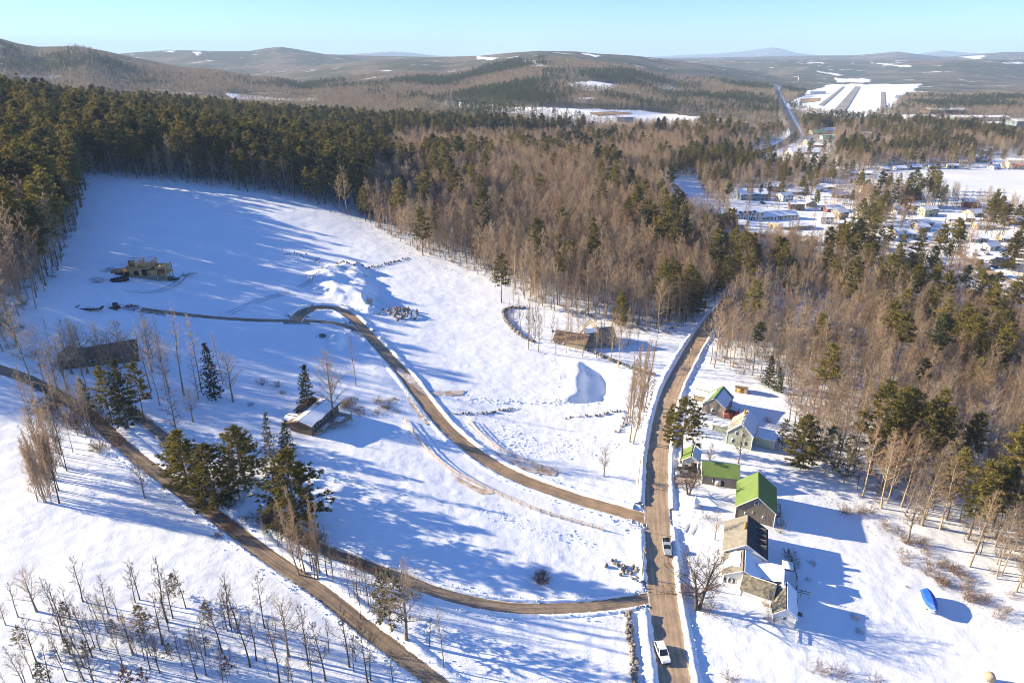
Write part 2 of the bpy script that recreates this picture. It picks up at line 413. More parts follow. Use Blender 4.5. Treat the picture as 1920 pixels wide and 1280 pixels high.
# ------------------------------------------------------------ areas without trees, in photograph pixels of the ground
OPEN_FAR = [
 [(815,196),(840,189),(960,200),(1050,203),(1200,208),(1400,228),(1390,238),(1200,240),(1080,225),(960,212)],   # white fields in the valley
 [(1478,196),(1500,182),(1560,158),(1730,158),(1712,172),(1665,212),(1600,224),(1540,216),(1478,204)],           # airfield
 [(1610,330),(1640,318),(1760,316),(1930,318),(1980,400),(1930,410),(1880,400),(1790,388),(1740,372),(1700,345)],# lake
 [(1060,157),(1110,152),(1165,158),(1150,168),(1120,172),(1085,168)],[(960,112),(1000,114),(1035,124),(1000,126)],
 [(893,106),(935,109),(925,113),(895,111)],[(1085,99),(1130,104),(1120,109)],[(1225,161),(1270,163),(1265,172)],
 [(300,96),(325,95),(324,99)],[(355,98),(380,97),(374,104)],[(1500,116),(1545,117),(1540,120)],[(1615,117),(1720,124),(1700,126)],[(1800,107),(1850,104),(1835,111)],[(1870,118),(1920,117),(1920,120)],
 [(420,176),(470,178),(520,184),(590,184),(600,191),(440,186)],[(1520,133),(1580,139),(1575,142)],[(1560,147),(1630,147),(1630,155),(1570,154)],
 [(1830,300),(1920,296),(1960,318),(1840,318)],[(1670,222),(1760,218),(1770,226),(1680,230)],[(1800,220),(1930,222),(1930,232),(1820,230)],
 [(1380,330),(1500,330),(1640,420),(1560,470),(1420,430)],[(1540,255),(1600,250),(1590,272)],[(1490,275),(1530,272),(1525,300),(1470,300)],
]
def far_open(px, py):
    px = px + 9 * fbm(px / 23.0, py / 5.0, 31, 3); py = py + 1.6 * fbm(px / 17.0, py / 4.0, 33, 3)
    o = np.zeros(px.shape, bool)
    for q in OPEN_FAR: o |= in_poly(q, px, py)
    return o

# ------------------------------------------------------------ ground sheet
ang = np.concatenate([np.linspace(-66, -42, 50, endpoint=False), np.linspace(-42, 42, 470), np.linspace(42, 66, 51)[1:]])
ang = np.radians(ang)
dist = np.concatenate([np.geomspace(28, 100, 40, endpoint=False), np.geomspace(100, 520, 430, endpoint=False), np.geomspace(520, 1500, 150, endpoint=False), np.geomspace(1500, 33000, 210)])
DD, AA = np.meshgrid(dist, ang, indexing='ij')
GX, GY = DD * np.sin(AA), DD * np.cos(AA)
GZ = hgt(GX, GY)
gap = road_gap(GX.ravel(), GY.ravel()).reshape(GX.shape)
rough = sstep(0.5, 5, gap) * sstep(1500, 500, DD)
GZ = GZ + rough * (0.22 * fbm(GX / 7, GY / 7, 5, 3) + 0.10 * fbm(GX / 1.7, GY / 1.7, 9, 2) + .6 * fbm(GX / 38, GY / 38, 41, 2))
GZ = GZ - 0.35 * sstep(0.9, 0.2, gap) * (DD < 1600) - 1.0 * (sstep(0.9, 0.2, gap) * (DD >= 1600))
gpx, gpy, _ = project(GX, GY, GZ)
woods = sstep(900, 1500, DD) * (~far_open(gpx, gpy) | (GY < 50))
woods = woods * sstep(0, 12, gap)
litter = np.zeros_like(woods)
LITTER = [([(1500,900),(1590,930),(1700,1000),(1800,1080),(1930,1150),(1930,1200),(1850,1170),(1740,1080),(1620,990),(1540,950)], .9),
          ([(0,1130),(300,1110),(640,1190),(760,1310),(0,1310)], .30), ([(860,760),(1170,790),(1170,860),(960,850),(880,800)], .35),
          ([(690,430),(950,545),(1200,620),(1330,610),(1480,720),(1600,930),(1930,1130),(1930,560),(1300,420),(900,400)], .4),
          ([(0,610),(150,620),(250,720),(420,770),(520,720),(560,740),(420,800),(250,800),(60,740),(0,720)], .35),
          ([(620,740),(700,752),(750,770),(740,785),(640,775)], .9), ([(460,960),(560,1010),(680,1060),(780,1110),(700,1080),(560,1030),(440,975)], .9),
          ([(750,700),(800,735),(860,735),(800,760),(740,790),(720,740)], .0)]
for q, v in LITTER:
    litter = np.maximum(litter, v * in_poly(q, gpx, gpy))
me = np_mesh('ground', np.stack([GX, GY, GZ], -1).reshape(-1, 3), grid_faces(len(dist), len(ang))[:, ::-1], M['snow'], True)
for nm, arr in (('woods', woods), ('litter', litter)):
    a = me.attributes.new(nm, 'FLOAT', 'POINT'); a.data.foreach_set('value', arr.astype(np.float32).ravel())
put(bpy.data.objects.new('ground', me), kind='structure')

# ------------------------------------------------------------ road ribbons and the ploughed banks beside them
def ribbon(name, key, m, z=0.05, nc=5):
    l, w = ROADS[key]; nn = normals2(l)
    s = np.concatenate([[0], np.cumsum(np.hypot(*np.diff(l, axis=0).T))])
    c = np.linspace(1, 0, nc); off = (c - .5) * w
    V = np.zeros((len(l), nc, 3)); V[..., :2] = l[:, None] + nn[:, None] * off[None, :, None]
    wob = .35 * (vnoise(s / 5, s * 0, 3) - .5)
    V[:, 0, :2] += nn * wob[:, None]; V[:, -1, :2] -= nn * wob[::-1][:, None]
    hc = hgt(V[..., 0], V[..., 1]); V[..., 2] = hc + z
    uv = np.stack(np.broadcast_arrays(1 - c[None], s[:, None]), -1).reshape(-1, 2)
    me = np_mesh(name, V.reshape(-1, 3), grid_faces(len(l), nc)[:, ::-1], m, True, uvs=uv)
    return put(bpy.data.objects.new(name, me), kind='structure')
ribbon('road', 'main', M['road'], 0.06)
ribbon('dirt_road', 'new', M['dirt'], 0.052)
ribbon('site_track', 'spur', M['lane'], 0.044)
ribbon('lane', 'lane', M['lane'], 0.05)
ribbon('driveway', 'drive', M['lane'], 0.048)
ribbon('driveway', 'drive2', M['lane'], 0.04)
ribbon('road', 'bend', M['asphalt'], 0.15)
ribbon('highway', 'highway', M['asphalt'], 0.5)
ribbon('street', 'street', M['road'], 0.1)
ribbon('street', 'street_two', M['road'], 0.11)

def bank(key, side, w, hh, lo=0.0, hi=1.0, seed=0, skip=2.2):
    l, rw = ROADS[key]; n0, n1 = int(lo * (len(l) - 1)), int(hi * (len(l) - 1)) + 1
    l = smooth_line(l[n0:n1:4] if n1 - n0 > 12 else l[n0:n1], 0.8); nn = normals2(l) * side
    s = np.arange(len(l)) * .8
    prof_x = np.array([-.10, 0.02, .12, .25, .42, .62, .82, 1.0]); prof_z = np.array([-.05, .35, .75, .95, 1.0, .7, .3, -.35])
    W = w * (.8 + .5 * vnoise(s / 6, s * 0 + seed, 7)); H = hh * (.55 + .30 * vnoise(s / 7, s * 0 + seed, 8) + .35 * vnoise(s / 1.7, s * 0, 9 + seed) + .3 * vnoise(s / 23, s * 0, 19 + seed))
    V = np.zeros((len(l), 8, 3))
    jig = (np.random.default_rng(seed).random((len(l), 8)) - .5) * .34
    V[..., :2] = l[:, None] + nn[:, None] * (rw / 2 - .05 + prof_x[None] * W[:, None] + jig)[..., None]
    base = hgt(V[..., 0], V[..., 1])
    V[..., 2] = base + prof_z[None] * H[:, None] + jig[:, ::-1] * .8 * hh
    g = road_gap(V[:, 3, 0], V[:, 3, 1], skip=(key,))
    ok = g > skip
    F = grid_faces(len(l), 8)
    rows = np.arange(len(F)) // 7
    F = F[ok[rows] & ok[rows + 1]]
    if side > 0: F = F[:, ::-1]
    if not len(F): return
    me = np_mesh('snow_bank', V.reshape(-1, 3), F, M['bank'], False)
    put(bpy.data.objects.new('snow_bank', me), kind='structure')
bank('main', 1, 2.4, 1.0, 0, .95, 1); bank('main', -1, 1.8, .7, 0, .95, 2)
bank('new', 1, 1.8, .5, 0.03, 1, 3); bank('new', -1, 1.8, .7, 0.03, 1, 4)
bank('spur', 1, 1.5, .45, 0.1, .9, 5); bank('spur', -1, 1.3, .4, 0.1, .9, 6)
bank('lane', 1, 1.2, .3, 0, 1, 7); bank('lane', -1, 2.4, .6, 0, 1, 8)
bank('drive', 1, 1.0, .3, 0.05, .95, 9); bank('drive', -1, 1.0, .35, 0.05, .95, 10)

def sheet(name, pix, m, lift, kind='structure', step=None, lvl=None):
    p = [(q.x, q.y) for q in atp(pix)]
    xs, ys = zip(*p); n = 40
    X, Y = np.meshgrid(np.linspace(min(xs), max(xs), n), np.linspace(min(ys), max(ys), n * 2))
    Z = hgt(X, Y) + lift if lvl is None else np.full(X.shape, lvl)
    import bmesh
    # triangulated outline following the ground: grid clipped to the outline
    bm = bmesh.new()
    vs = [bm.verts.new((x, y, h1(x, y) + lift if lvl is None else lvl)) for x, y in p]
    f = bm.faces.new(vs); bmesh.ops.triangulate(bm, faces=[f])
    if lvl is None:
        for _ in range(3):
            bmesh.ops.subdivide_edges(bm, edges=bm.edges[:], cuts=1, use_grid_fill=True)
        for v in bm.verts: v.co.z = h1(v.co.x, v.co.y) + lift
    bmesh.ops.recalc_face_normals(bm, faces=bm.faces[:])
    if bm.faces and sum(f.normal.z for f in bm.faces) < 0:
        bmesh.ops.reverse_faces(bm, faces=bm.faces[:])
    me = bpy.data.meshes.new(name); bm.to_mesh(me); bm.free(); me.materials.append(m)
    return put(bpy.data.objects.new(name, me), kind=kind)
LAKE = [(1612,331),(1645,320),(1760,318),(1900,322),(1990,322),(2100,420),(1930,402),(1880,392),(1790,383),(1735,368),(1695,345)]
sheet('frozen_lake', LAKE, M['ice'], 0.5)
for q in ([(1558,213),(1582,213),(1613,163),(1603,163)], [(1650,212),(1661,212),(1659,173),(1652,173)], [(1534,198),(1543,199),(1584,163),(1579,163)]):
    sheet('runway', q, M['runway'], 1.3)
sheet('dry_field', [(1500,186),(1538,184),(1536,190),(1502,194)], M['dry'], 1.0)
sheet('dry_field', [(1105,213),(1150,210),(1185,213),(1180,216),(1120,218)], M['dry'], 1.0)

M['soil'] = mat('bare_soil', (0.42, 0.28, 0.15), col2=(0.74, 0.72, 0.70), vscale=.55, bump=.15, bscale=1.5)
M['yard'] = mat('trodden_yard', (0.38, 0.28, 0.20), col2=(0.66, 0.62, 0.58), vscale=.35, bump=.1, bscale=2)
for q in ([(748,688),(775,708),(808,736),(800,744),(770,722),(742,696)], [(928,848),(985,869),(1048,885),(1040,893),(975,882),(932,860)], [(845,888),(890,912),(928,925),(905,929),(858,904)], [(803,735),(872,732),(868,741),(808,743)], [(772,745),(806,795),(797,797),(762,747)], [(690,556),(700,562),(694,572),(686,566)]):
    sheet('bare_soil', q, M['soil'], 0.22)
sheet('yard', [(1256,894),(1296,882),(1312,893),(1296,915),(1256,916)], M['yard'], 0.16)
# ------------------------------------------------------------ tree building
M['bark_dark'] = mat('dark_bark', (0.10, 0.08, 0.062), var=.4, vscale=2, objvar=.2)
M['bark'] = mat('grey_bark', (0.27, 0.225, 0.175), var=.4, vscale=2, objvar=.25)
M['bark_pine'] = mat('pine_bark', (0.15, 0.11, 0.085), var=.4, vscale=2, objvar=.2)
M['bark_pale'] = mat('pale_bark', (0.36, 0.29, 0.21), var=.35, vscale=2, objvar=.15)
M['twig'] = mat('bare_twigs', (0.385, 0.31, 0.22), objvar=.35, transl=.45)
M['twig_far'] = mat('far_twigs', (0.25, 0.205, 0.145), objvar=.35, transl=.3)
M['twig_brown'] = mat('russet_twigs', (0.27, 0.17, 0.11), objvar=.25, transl=.4)
M['twig_dark'] = mat('dark_twigs', (0.13, 0.095, 0.07), objvar=.25, transl=.35)
M['twig_pale'] = mat('pale_twigs', (0.42, 0.31, 0.20), objvar=.15, transl=.4)
M['twig_red'] = mat('rusty_twigs', (0.30, 0.15, 0.09), objvar=.2, transl=.4)
def needle_mat(name, a, b):
    m = mat(name, a, rough=.75, spec=.25, col2=b, vscale=.45, objvar=.32, transl=.4)
    return m
M['needle'] = needle_mat('pine_needles', (0.235, 0.195, 0.045), (0.125, 0.118, 0.034))
M['needle_dark'] = needle_mat('dark_needles', (0.08, 0.09, 0.038), (0.05, 0.06, 0.028))
M['needle_grey'] = needle_mat('grey_needles', (0.13, 0.12, 0.085), (0.085, 0.085, 0.06))
M['needle_dull'] = needle_mat('dull_needles', (0.19, 0.17, 0.10), (0.13, 0.12, 0.075))
M['leaf_rust'] = mat('dead_leaves', (0.24, 0.105, 0.055), var=.4, vscale=1.5, objvar=.2)
M['brush'] = mat('brown_brush', (0.23, 0.15, 0.10), var=.4, vscale=1.0, objvar=.2)

class Geo:
    def __init__(s): s.V, s.F, s.n = [], [], 0
    def add(s, v, f):
        v = np.asarray(v, float).reshape(-1, 3); f = np.asarray(f, int).reshape(-1, 3)
        s.V.append(v); s.F.append(f + s.n); s.n += len(v)
    def arr(s):
        return (np.vstack(s.V), np.vstack(s.F)) if s.V else (np.zeros((0, 3)), np.zeros((0, 3), int))
    def tubes(s, p0, p1, r0, r1, k=4):
        p0, p1 = np.asarray(p0, float).reshape(-1, 3), np.asarray(p1, float).reshape(-1, 3)
        r0, r1 = np.broadcast_to(r0, len(p0)), np.broadcast_to(r1, len(p0))
        d = p1 - p0; d /= np.linalg.norm(d, axis=1)[:, None] + 1e-9
        a = np.where(np.abs(d[:, 2:]) > .9, [[1., 0, 0]], [[0, 0, 1.]]); u = np.cross(d, a); u /= np.linalg.norm(u, axis=1)[:, None] + 1e-9; w = np.cross(d, u)
        th = np.arange(k) * 2 * math.pi / k
        ring = np.cos(th)[None, :, None] * u[:, None] + np.sin(th)[None, :, None] * w[:, None]
        V = np.concatenate([p0[:, None] + ring * r0[:, None, None], p1[:, None] + ring * r1[:, None, None]], 1)
        i = np.arange(k); j = (i + 1) % k
        f = np.concatenate([np.stack([i, j, j + k], 1), np.stack([i, j + k, i + k], 1)])
        F = (f[None] + (np.arange(len(p0)) * 2 * k)[:, None, None]).reshape(-1, 3)
        s.add(V.reshape(-1, 3), F)
    def slivers(s, p0, p1, w, g):
        """one thin triangle per twig or needle spray, random roll"""
        p0, p1 = np.asarray(p0, float).reshape(-1, 3), np.asarray(p1, float).reshape(-1, 3)
        d = p1 - p0; q = g.normal(size=d.shape); q = np.cross(d, q); q /= np.linalg.norm(q, axis=1)[:, None] + 1e-9
        w = np.broadcast_to(w, len(p0))[:, None]
        V = np.stack([p0 + q * w / 2, p0 - q * w / 2, p1], 1).reshape(-1, 3)
        s.add(V, np.arange(len(V)).reshape(-1, 3))
def unit(v): return v / (np.linalg.norm(v, axis=-1, keepdims=True) + 1e-9)

def bare_tree(seed, H=20, base=.42, spread=4.2, limbs=22, subs=6, twigs=6, r=.19, up=.75, tw=.045, lean=.03, forks=1):
    g = np.random.default_rng(seed); T, Cn = Geo(), Geo()
    for fk in range(forks):
        off = np.array([g.normal() * .3, g.normal() * .3, 0]) * (forks > 1)
        ln = g.normal(size=2) * (lean + .10 * (forks > 1))
        n = 9; t = np.linspace(0, 1, n)
        tr = np.zeros((n, 3)); tr[:, 2] = t * H * .93
        tr[:, :2] = off[:2] + (ln[None] * H) * (t ** 1.2)[:, None] + np.cumsum(g.normal(size=(n, 2)) * .012 * H * .3, 0) * (t[:, None] > 0)
        rr = r * (1 - .88 * t ** .9) * (1.25 if forks == 1 else .95); rr[0] *= 1.25
        T.tubes(tr[:-1], tr[1:], rr[:-1], rr[1:], 6)
        S0, S1, R0, R1, tw0, tw1 = [], [], [], [], [], []
        for i in range(limbs):
            f = base + (1 - base) * (i + g.random()) / limbs * .98
            p = np.array([np.interp(f, t, tr[:, k]) for k in range(3)])
            az = i * 2.4 + g.normal() * .4; u = (f - base) / (1 - base)
            L = spread * (1.0 - .72 * u ** 1.4) * (.55 + .6 * g.random()) * (.6 + .4 * min(1, u * 6))
            el = math.radians(25 + 40 * u * up + g.normal() * 9) * up + .15
            d = np.array([math.cos(az) * math.cos(el), math.sin(az) * math.cos(el), math.sin(el)])
            m = 4; q = [p]
            for j in range(m):
                d = unit(d + np.array([0, 0, .16 * up]) + g.normal(size=3) * .10); q.append(q[-1] + d * L / m)
            q = np.array(q); lr = np.interp(f, t, rr) * .55
            lrr = np.maximum(lr * np.linspace(1, .22, m + 1), .012)
            T.tubes(q[:-1], q[1:], lrr[:-1], lrr[1:], 4)
            for j in range(subs):
                ff = .25 + .75 * (j + g.random()) / subs
                k = min(int(ff * m), m - 1); a = q[k] + (q[k + 1] - q[k]) * (ff * m - k)
                dd = unit(unit(q[k + 1] - q[k]) * .7 + g.normal(size=3) * .55 + np.array([0, 0, .3 * up]))
                Ls = L * .42 * (.6 + .6 * g.random())
                b = a + dd * Ls
                S0.append(a); S1.append(b); R0.append(max(.4 * lr * (1 - .6 * ff), .014)); R1.append(.008)
                for w in range(twigs):
                    fw = .2 + .8 * (w + g.random()) / twigs
                    c = a + (b - a) * fw
                    dt = unit(dd * .6 + g.normal(size=3) * .6 + np.array([0, 0, .25]))
                    tw0.append(c); tw1.append(c + dt * Ls * (.35 + .4 * g.random()))
        Cn.tubes(S0, S1, R0, R1, 3)
        Cn.slivers(tw0, tw1, tw, g)
    return T.arr(), Cn.arr()

def pine_tree(seed, H=24, base=.5, spread=3.6, whorls=14, per=5, tuft=7, sub=7, top=.35, r=.2, size=.8, droop=-.05, gaps=.18, dead=0):
    """white-pine habit: whorls of near-level boughs carrying clumps of needle sprays"""
    g = np.random.default_rng(seed); T, Cn = Geo(), Geo()
    n = 8; t = np.linspace(0, 1, n); tr = np.zeros((n, 3)); tr[:, 2] = t * H
    tr[:, :2] = np.cumsum(g.normal(size=(n, 2)) * .012 * H * .35, 0); tr[0, :2] = 0
    rr = r * (1 - .9 * t); rr[0] *= 1.3
    T.tubes(tr[:-1], tr[1:], rr[:-1], rr[1:], 6)
    A0, A1 = [], []
    for i in range(dead):
        f = base * (.45 + .55 * g.random()); p = np.array([np.interp(f, t, tr[:, k]) for k in range(3)]); az = g.random() * 6.28
        T.tubes(p, p + np.array([math.cos(az), math.sin(az), -.1]) * (.6 + g.random() * 1.2), .03, .01, 3)
    for i in range(whorls):
        u = (i + .5 * g.random()) / whorls; f = base + (1 - base) * u
        p = np.array([np.interp(f, t, tr[:, k]) for k in range(3)])
        prof = (1 - u) ** .75 * (1 - top) + top * (1 - u ** 3) if u < 1 else 0
        prof *= .62 + .38 * min(1, u * 5 + .2)
        for j in range(per):
            if g.random() < gaps: continue
            L = max(.35, spread * prof * (.6 + .65 * g.random())); az = i * 1.1 + j * 6.283 / per + g.normal() * .35
            el = droop + .55 * u + g.normal() * .1
            d = np.array([math.cos(az) * math.cos(el), math.sin(az) * math.cos(el), math.sin(el)])
            e = p + d * L + np.array([0, 0, .07 * L])
            T.tubes(p, e, max(.02, .035 * L * .35), .01, 3)
            ns = max(2, int(sub * L / spread + 1))
            for k in range(ns):
                fk = .32 + .68 * (k + g.random()) / ns
                c = p + (e - p) * fk + g.normal(size=3) * np.array([.35, .35, .16]) * size * (.4 + fk)
                for w in range(tuft):
                    dd = unit(d * .45 + g.normal(size=3) * np.array([.75, .75, .45]) + np.array([0, 0, .35]))
                    A0.append(c); A1.append(c + dd * size * (.65 + .6 * g.random()))
    for w in range(tuft * 2):
        c = tr[-1] - np.array([0, 0, .1 * w * size]); A0.append(c); A1.append(c + unit(g.normal(size=3) * np.array([.6, .6, .3]) + np.array([0, 0, .8])) * size)
    Cn.slivers(A0, A1, .32 * size, g)
    return T.arr(), Cn.arr()

def shrub(seed, r=1.5, h=1.4, stems=40, tw=5, w=.035):
    g = np.random.default_rng(seed); T, Cn = Geo(), Geo(); a0, a1, b0, b1 = [], [], [], []
    for i in range(stems):
        az, q = g.random() * 6.283, math.sqrt(g.random()); d = np.array([math.cos(az) * q * r, math.sin(az) * q * r, h * (1 - .45 * q * q) * (.7 + .4 * g.random())])
        s = np.array([math.cos(az), math.sin(az), 0]) * q * r * .3; e = s + d * np.array([.75, .75, 1]); m = s + (e - s) * .5 + g.normal(size=3) * .1
        a0 += [s, m]; a1 += [m, e]
        for k in range(tw):
            c = s + (e - s) * (.35 + .6 * g.random()); b0.append(c); b1.append(c + unit(g.normal(size=3) + d / (np.linalg.norm(d) + .01)) * r * (.22 + .2 * g.random()))
    T.slivers(a0, a1, w * 1.3, g); Cn.slivers(b0, b1, w, g)
    return T.arr(), Cn.arr()

PROTO = {}      # key -> dict(trunk mesh, crown mesh, joined mesh, height)
def proto(key, geo, mt, mc, H, names=('trunk', 'crown')):
    (tv, tf), (cv, cf) = geo
    tm = np_mesh(names[0], tv, tf, mt); cm = np_mesh(names[1], cv, cf, mc)
    PROTO[key] = dict(t=tm, c=cm, H=H, names=names, geo=(tv, tf, cv, cf), mats=(mt, mc))
def joined(key):
    p = PROTO[key]
    if 'j' not in p:
        tv, tf, cv, cf = p['geo']
        p['j'] = np_mesh(key + '_shape', np.vstack([tv, cv]), np.vstack([tf, cf + len(tv)]), p['mats'], midx=np.r_[np.zeros(len(tf), int), np.ones(len(cf), int)])
    return p['j']
for i in range(5):      # woodland hardwoods
    proto(f'hard{i}', bare_tree(10 + i, 19 + i % 3, .30, 4.9, 27, 7, 7, .13, .8, .055), M['bark'], M['twig_brown'] if i == 4 else M['twig'], 19 + i % 3)
for i in range(2):
    proto(f'pale{i}', bare_tree(30 + i, 19, .33, 4.6, 23, 7, 6, .16, .9, .05), M['bark_pale'], M['twig_pale'], 19)
for i in range(3):      # open-grown lawn trees
    proto(f'open{i}', bare_tree(40 + i, 14, .26, 5.4, 24, 8, 7, .22, .8, .04), M['bark'], M['twig'], 14)
for i in range(2):      # pole-like shade trees with sparse tops
    proto(f'slim{i}', bare_tree(50 + i, 20, .34, 3.3, 20, 6, 6, .13, 1.0, .045), M['bark'], M['twig'], 20)
for i in range(4):      # young growth
    proto(f'sap{i}', bare_tree(60 + i, 9, .30, 2.2, 16, 6, 5, .085, .9, .034, .05), M['bark_dark'], M['twig_dark'], 9)
proto('colum0', bare_tree(70, 17, .16, 2.6, 34, 7, 6, .15, 1.3, .045, .02, 2), M['bark_pale'], M['twig_pale'], 17)
proto('thick0', bare_tree(71, 12, .12, 2.2, 30, 6, 6, .07, 1.1, .04, .04, 2), M['bark_pale'], M['twig_pale'], 12)
proto('larch0', bare_tree(75, 16, .15, 3.0, 34, 6, 6, .16, .25, .035), M['bark'], M['twig_red'], 16)
proto('apple0', bare_tree(80, 11, .22, 6.0, 24, 8, 8, .30, .55, .035, .05, 2), M['bark_dark'], M['twig_dark'], 11)
for i in range(4):      # forest white pines, bare below
    proto(f'pine{i}', pine_tree(100 + i, 24 + 2 * (i % 2), .50 + .05 * i, 4.4 - .35 * i, 11, 6, 9, 8, .12 + .12 * i, .2, .9, gaps=.12 + .05 * i, dead=14), M['bark_pine'], M['needle_dark'] if i == 3 else M['needle'], 24)
for i in range(2):
    proto(f'tallpine{i}', pine_tree(110 + i, 23, .36, 5.0, 14, 6, 10, 9, .5, .24, .85, gaps=.25, dead=10), M['bark_pine'], M['needle'], 23)
for i in range(3):      # open-grown full pines
    proto(f'fullpine{i}', pine_tree(120 + i, 19, .07, 6.4, 20, 7, 12, 13, .55, .26, .74, gaps=.08), M['bark_pine'], M['needle'], 19)
for i in range(2):
    proto(f'spruce{i}', pine_tree(130 + i, 15, .08, 3.3, 24, 6, 7, 6, .05, .18, .62, droop=-.28, gaps=.05), M['bark_pine'], M['needle_dark'], 15)
proto('greyspruce0', pine_tree(135, 17, .08, 3.0, 26, 6, 6, 5, .05, .18, .55, droop=-.25, gaps=.08), M['bark_pine'], M['needle_grey'], 17)
for i in range(2):
    proto(f'youngpine{i}', pine_tree(140 + i, 7, .2, 2.0, 11, 5, 7, 5, .2, .06, .42, gaps=.25), M['bark'], M['needle_dull'], 7)
for i in range(3): proto(f'shrub{i}', shrub(150 + i), M['twig_dark'], M['brush'], 1.4, ('stems', 'foliage'))
proto('redshrub0', shrub(155, 2.3, 2.4, 110, 9, .05), M['twig_dark'], M['leaf_rust'], 2.4, ('stems', 'foliage'))
proto('oakleaf0', bare_tree(160, 8, .2, 2.4, 16, 5, 12, .09, .7, .16), M['bark'], M['leaf_rust'], 8)
# far trees
def far_bare(seed):
    g = np.random.default_rng(seed); T, Cn = Geo(), Geo(); T.tubes([[0, 0, 0]], [[0, 0, 10]], .2, .12, 3)
    n = 46; p = g.normal(size=(n, 3)); p = unit(p) * (g.random((n, 1)) ** .4) * [3.4, 3.4, 5] + [0, 0, 12.5]
    Cn.slivers(p, p + unit(p - [0, 0, 8]) * (1.6 + g.random((n, 1))), .42, g); return T.arr(), Cn.arr()
def far_pine(seed):
    g = np.random.default_rng(seed); T, Cn = Geo(), Geo(); T.tubes([[0, 0, 0]], [[0, 0, 12]], .25, .15, 3)
    n = 64; u = g.random((n, 1)) ** .8; a = g.random((n, 1)) * 6.283; r = 3.6 * (1 - u * .8) * np.sqrt(g.random((n, 1)))
    p = np.hstack([r * np.cos(a), r * np.sin(a), 8 + 13 * u]); o = np.hstack([np.cos(a), np.sin(a), .35 + 0 * a]) + g.normal(size=(n, 3)) * .5
    Cn.slivers(p, p + unit(o) * (1.6 + g.random((n, 1))), 1.1, g); return T.arr(), Cn.arr()
for i in range(3): proto(f'farbare{i}', far_bare(170 + i), M['bark'], M['twig_far'], 18); proto(f'farpine{i}', far_pine(175 + i), M['bark_pine'], M['needle_dark'], 21)
def patch(seed, ever, n=70, size=75):
    g = np.random.default_rng(seed); T, A, B = Geo(), Geo(), Geo()
    for i in range(n):
        c = np.r_[(g.random(2) - .5) * size, 0]
        ev = g.random() < ever; k = 12
        if ev:
            u = g.random((k, 1)); a = g.random((k, 1)) * 6.283; r = 3.8 * (1 - u * .8); p = c + np.hstack([r * np.cos(a), r * np.sin(a), 5 + 14 * u])
            B.slivers(p, p + unit(np.hstack([np.cos(a), np.sin(a), .6 + 0 * a])) * 3.4, 2.6, g)
        else:
            p = c + unit(g.normal(size=(k, 3))) * (g.random((k, 1)) ** .4) * [3.6, 3.6, 4.5] + [0, 0, 10.5]
            A.slivers(p, p + unit(g.normal(size=(k, 3)) + [0, 0, .6]) * 3.2, 1.2, g)
    return A.arr(), B.arr()
for i in range(2): proto(f'patchbare{i}', patch(180 + i, .22), M['twig_far'], M['needle_dark'], 18); proto(f'patchpine{i}', patch(185 + i, .85), M['twig_far'], M['needle_dark'], 18)

HANDY = {}
def tree(key, p, s=1.0, rot=None, label=None, cat='tree', group=None, name='bare_tree', sz=None):
    """one tree as a thing of its own: empty at its foot with trunk and crown"""
    e = bpy.data.objects.new(name, None); e.empty_display_size = .5
    e.location = p; e.rotation_euler = (0, 0, rot if rot is not None else random.random() * 6.283); e.scale = (s, s, sz or s)
    put(e, label, cat, group)
    d = PROTO[key]
    put(bpy.data.objects.new(d['names'][0], d['t']), parent=e)
    put(bpy.data.objects.new(d['names'][1], d['c']), parent=e)
    return e

def scatter(name, keys, pos, scale, rot, idx):
    """one stuff object: points carrying instanced shapes"""
    if not len(pos): return
    me = bpy.data.meshes.new(name); me.vertices.add(len(pos)); me.vertices.foreach_set('co', np.asarray(pos, np.float32).ravel())
    for nm, ty, arr in (('size', 'FLOAT', scale), ('turn', 'FLOAT', rot), ('pick', 'INT', idx)):
        a = me.attributes.new(nm, ty, 'POINT'); a.data.foreach_set('value', np.asarray(arr, np.int32 if ty == 'INT' else np.float32))
    o = put(bpy.data.objects.new(name, me), kind='stuff')
    ng = bpy.data.node_groups.new(name, 'GeometryNodeTree')
    ng.interface.new_socket('Geometry', in_out='INPUT', socket_type='NodeSocketGeometry'); ng.interface.new_socket('Geometry', in_out='OUTPUT', socket_type='NodeSocketGeometry')
    N, Lk = ng.nodes.new, ng.links.new
    gi, go = N('NodeGroupInput'), N('NodeGroupOutput'); iop = N('GeometryNodeInstanceOnPoints'); jn = N('GeometryNodeJoinGeometry')
    for k in reversed(keys):
        po = bpy.data.objects.get('shape_' + k) or bpy.data.objects.new('shape_' + k, joined(k))
        oi = N('GeometryNodeObjectInfo'); oi.inputs['Object'].default_value = po
        g2 = N('GeometryNodeGeometryToInstance'); Lk(oi.outputs['Geometry'], g2.inputs[0]); Lk(g2.outputs[0], jn.inputs[0])
    iop.inputs['Pick Instance'].default_value = True
    def attr(nm, dt):
        a = N('GeometryNodeInputNamedAttribute'); a.data_type = dt; a.inputs['Name'].default_value = nm; return a.outputs['Attribute']
    cx = N('ShaderNodeCombineXYZ'); Lk(attr('turn', 'FLOAT'), cx.inputs[2])
    Lk(gi.outputs[0], iop.inputs['Points']); Lk(jn.outputs[0], iop.inputs['Instance']); Lk(attr('pick', 'INT'), iop.inputs['Instance Index'])
    Lk(cx.outputs[0], iop.inputs['Rotation']); Lk(attr('size', 'FLOAT'), iop.inputs['Scale']); Lk(iop.outputs[0], go.inputs[0])
    md = o.modifiers.new('scatter', 'NODES'); md.node_group = ng
    return o
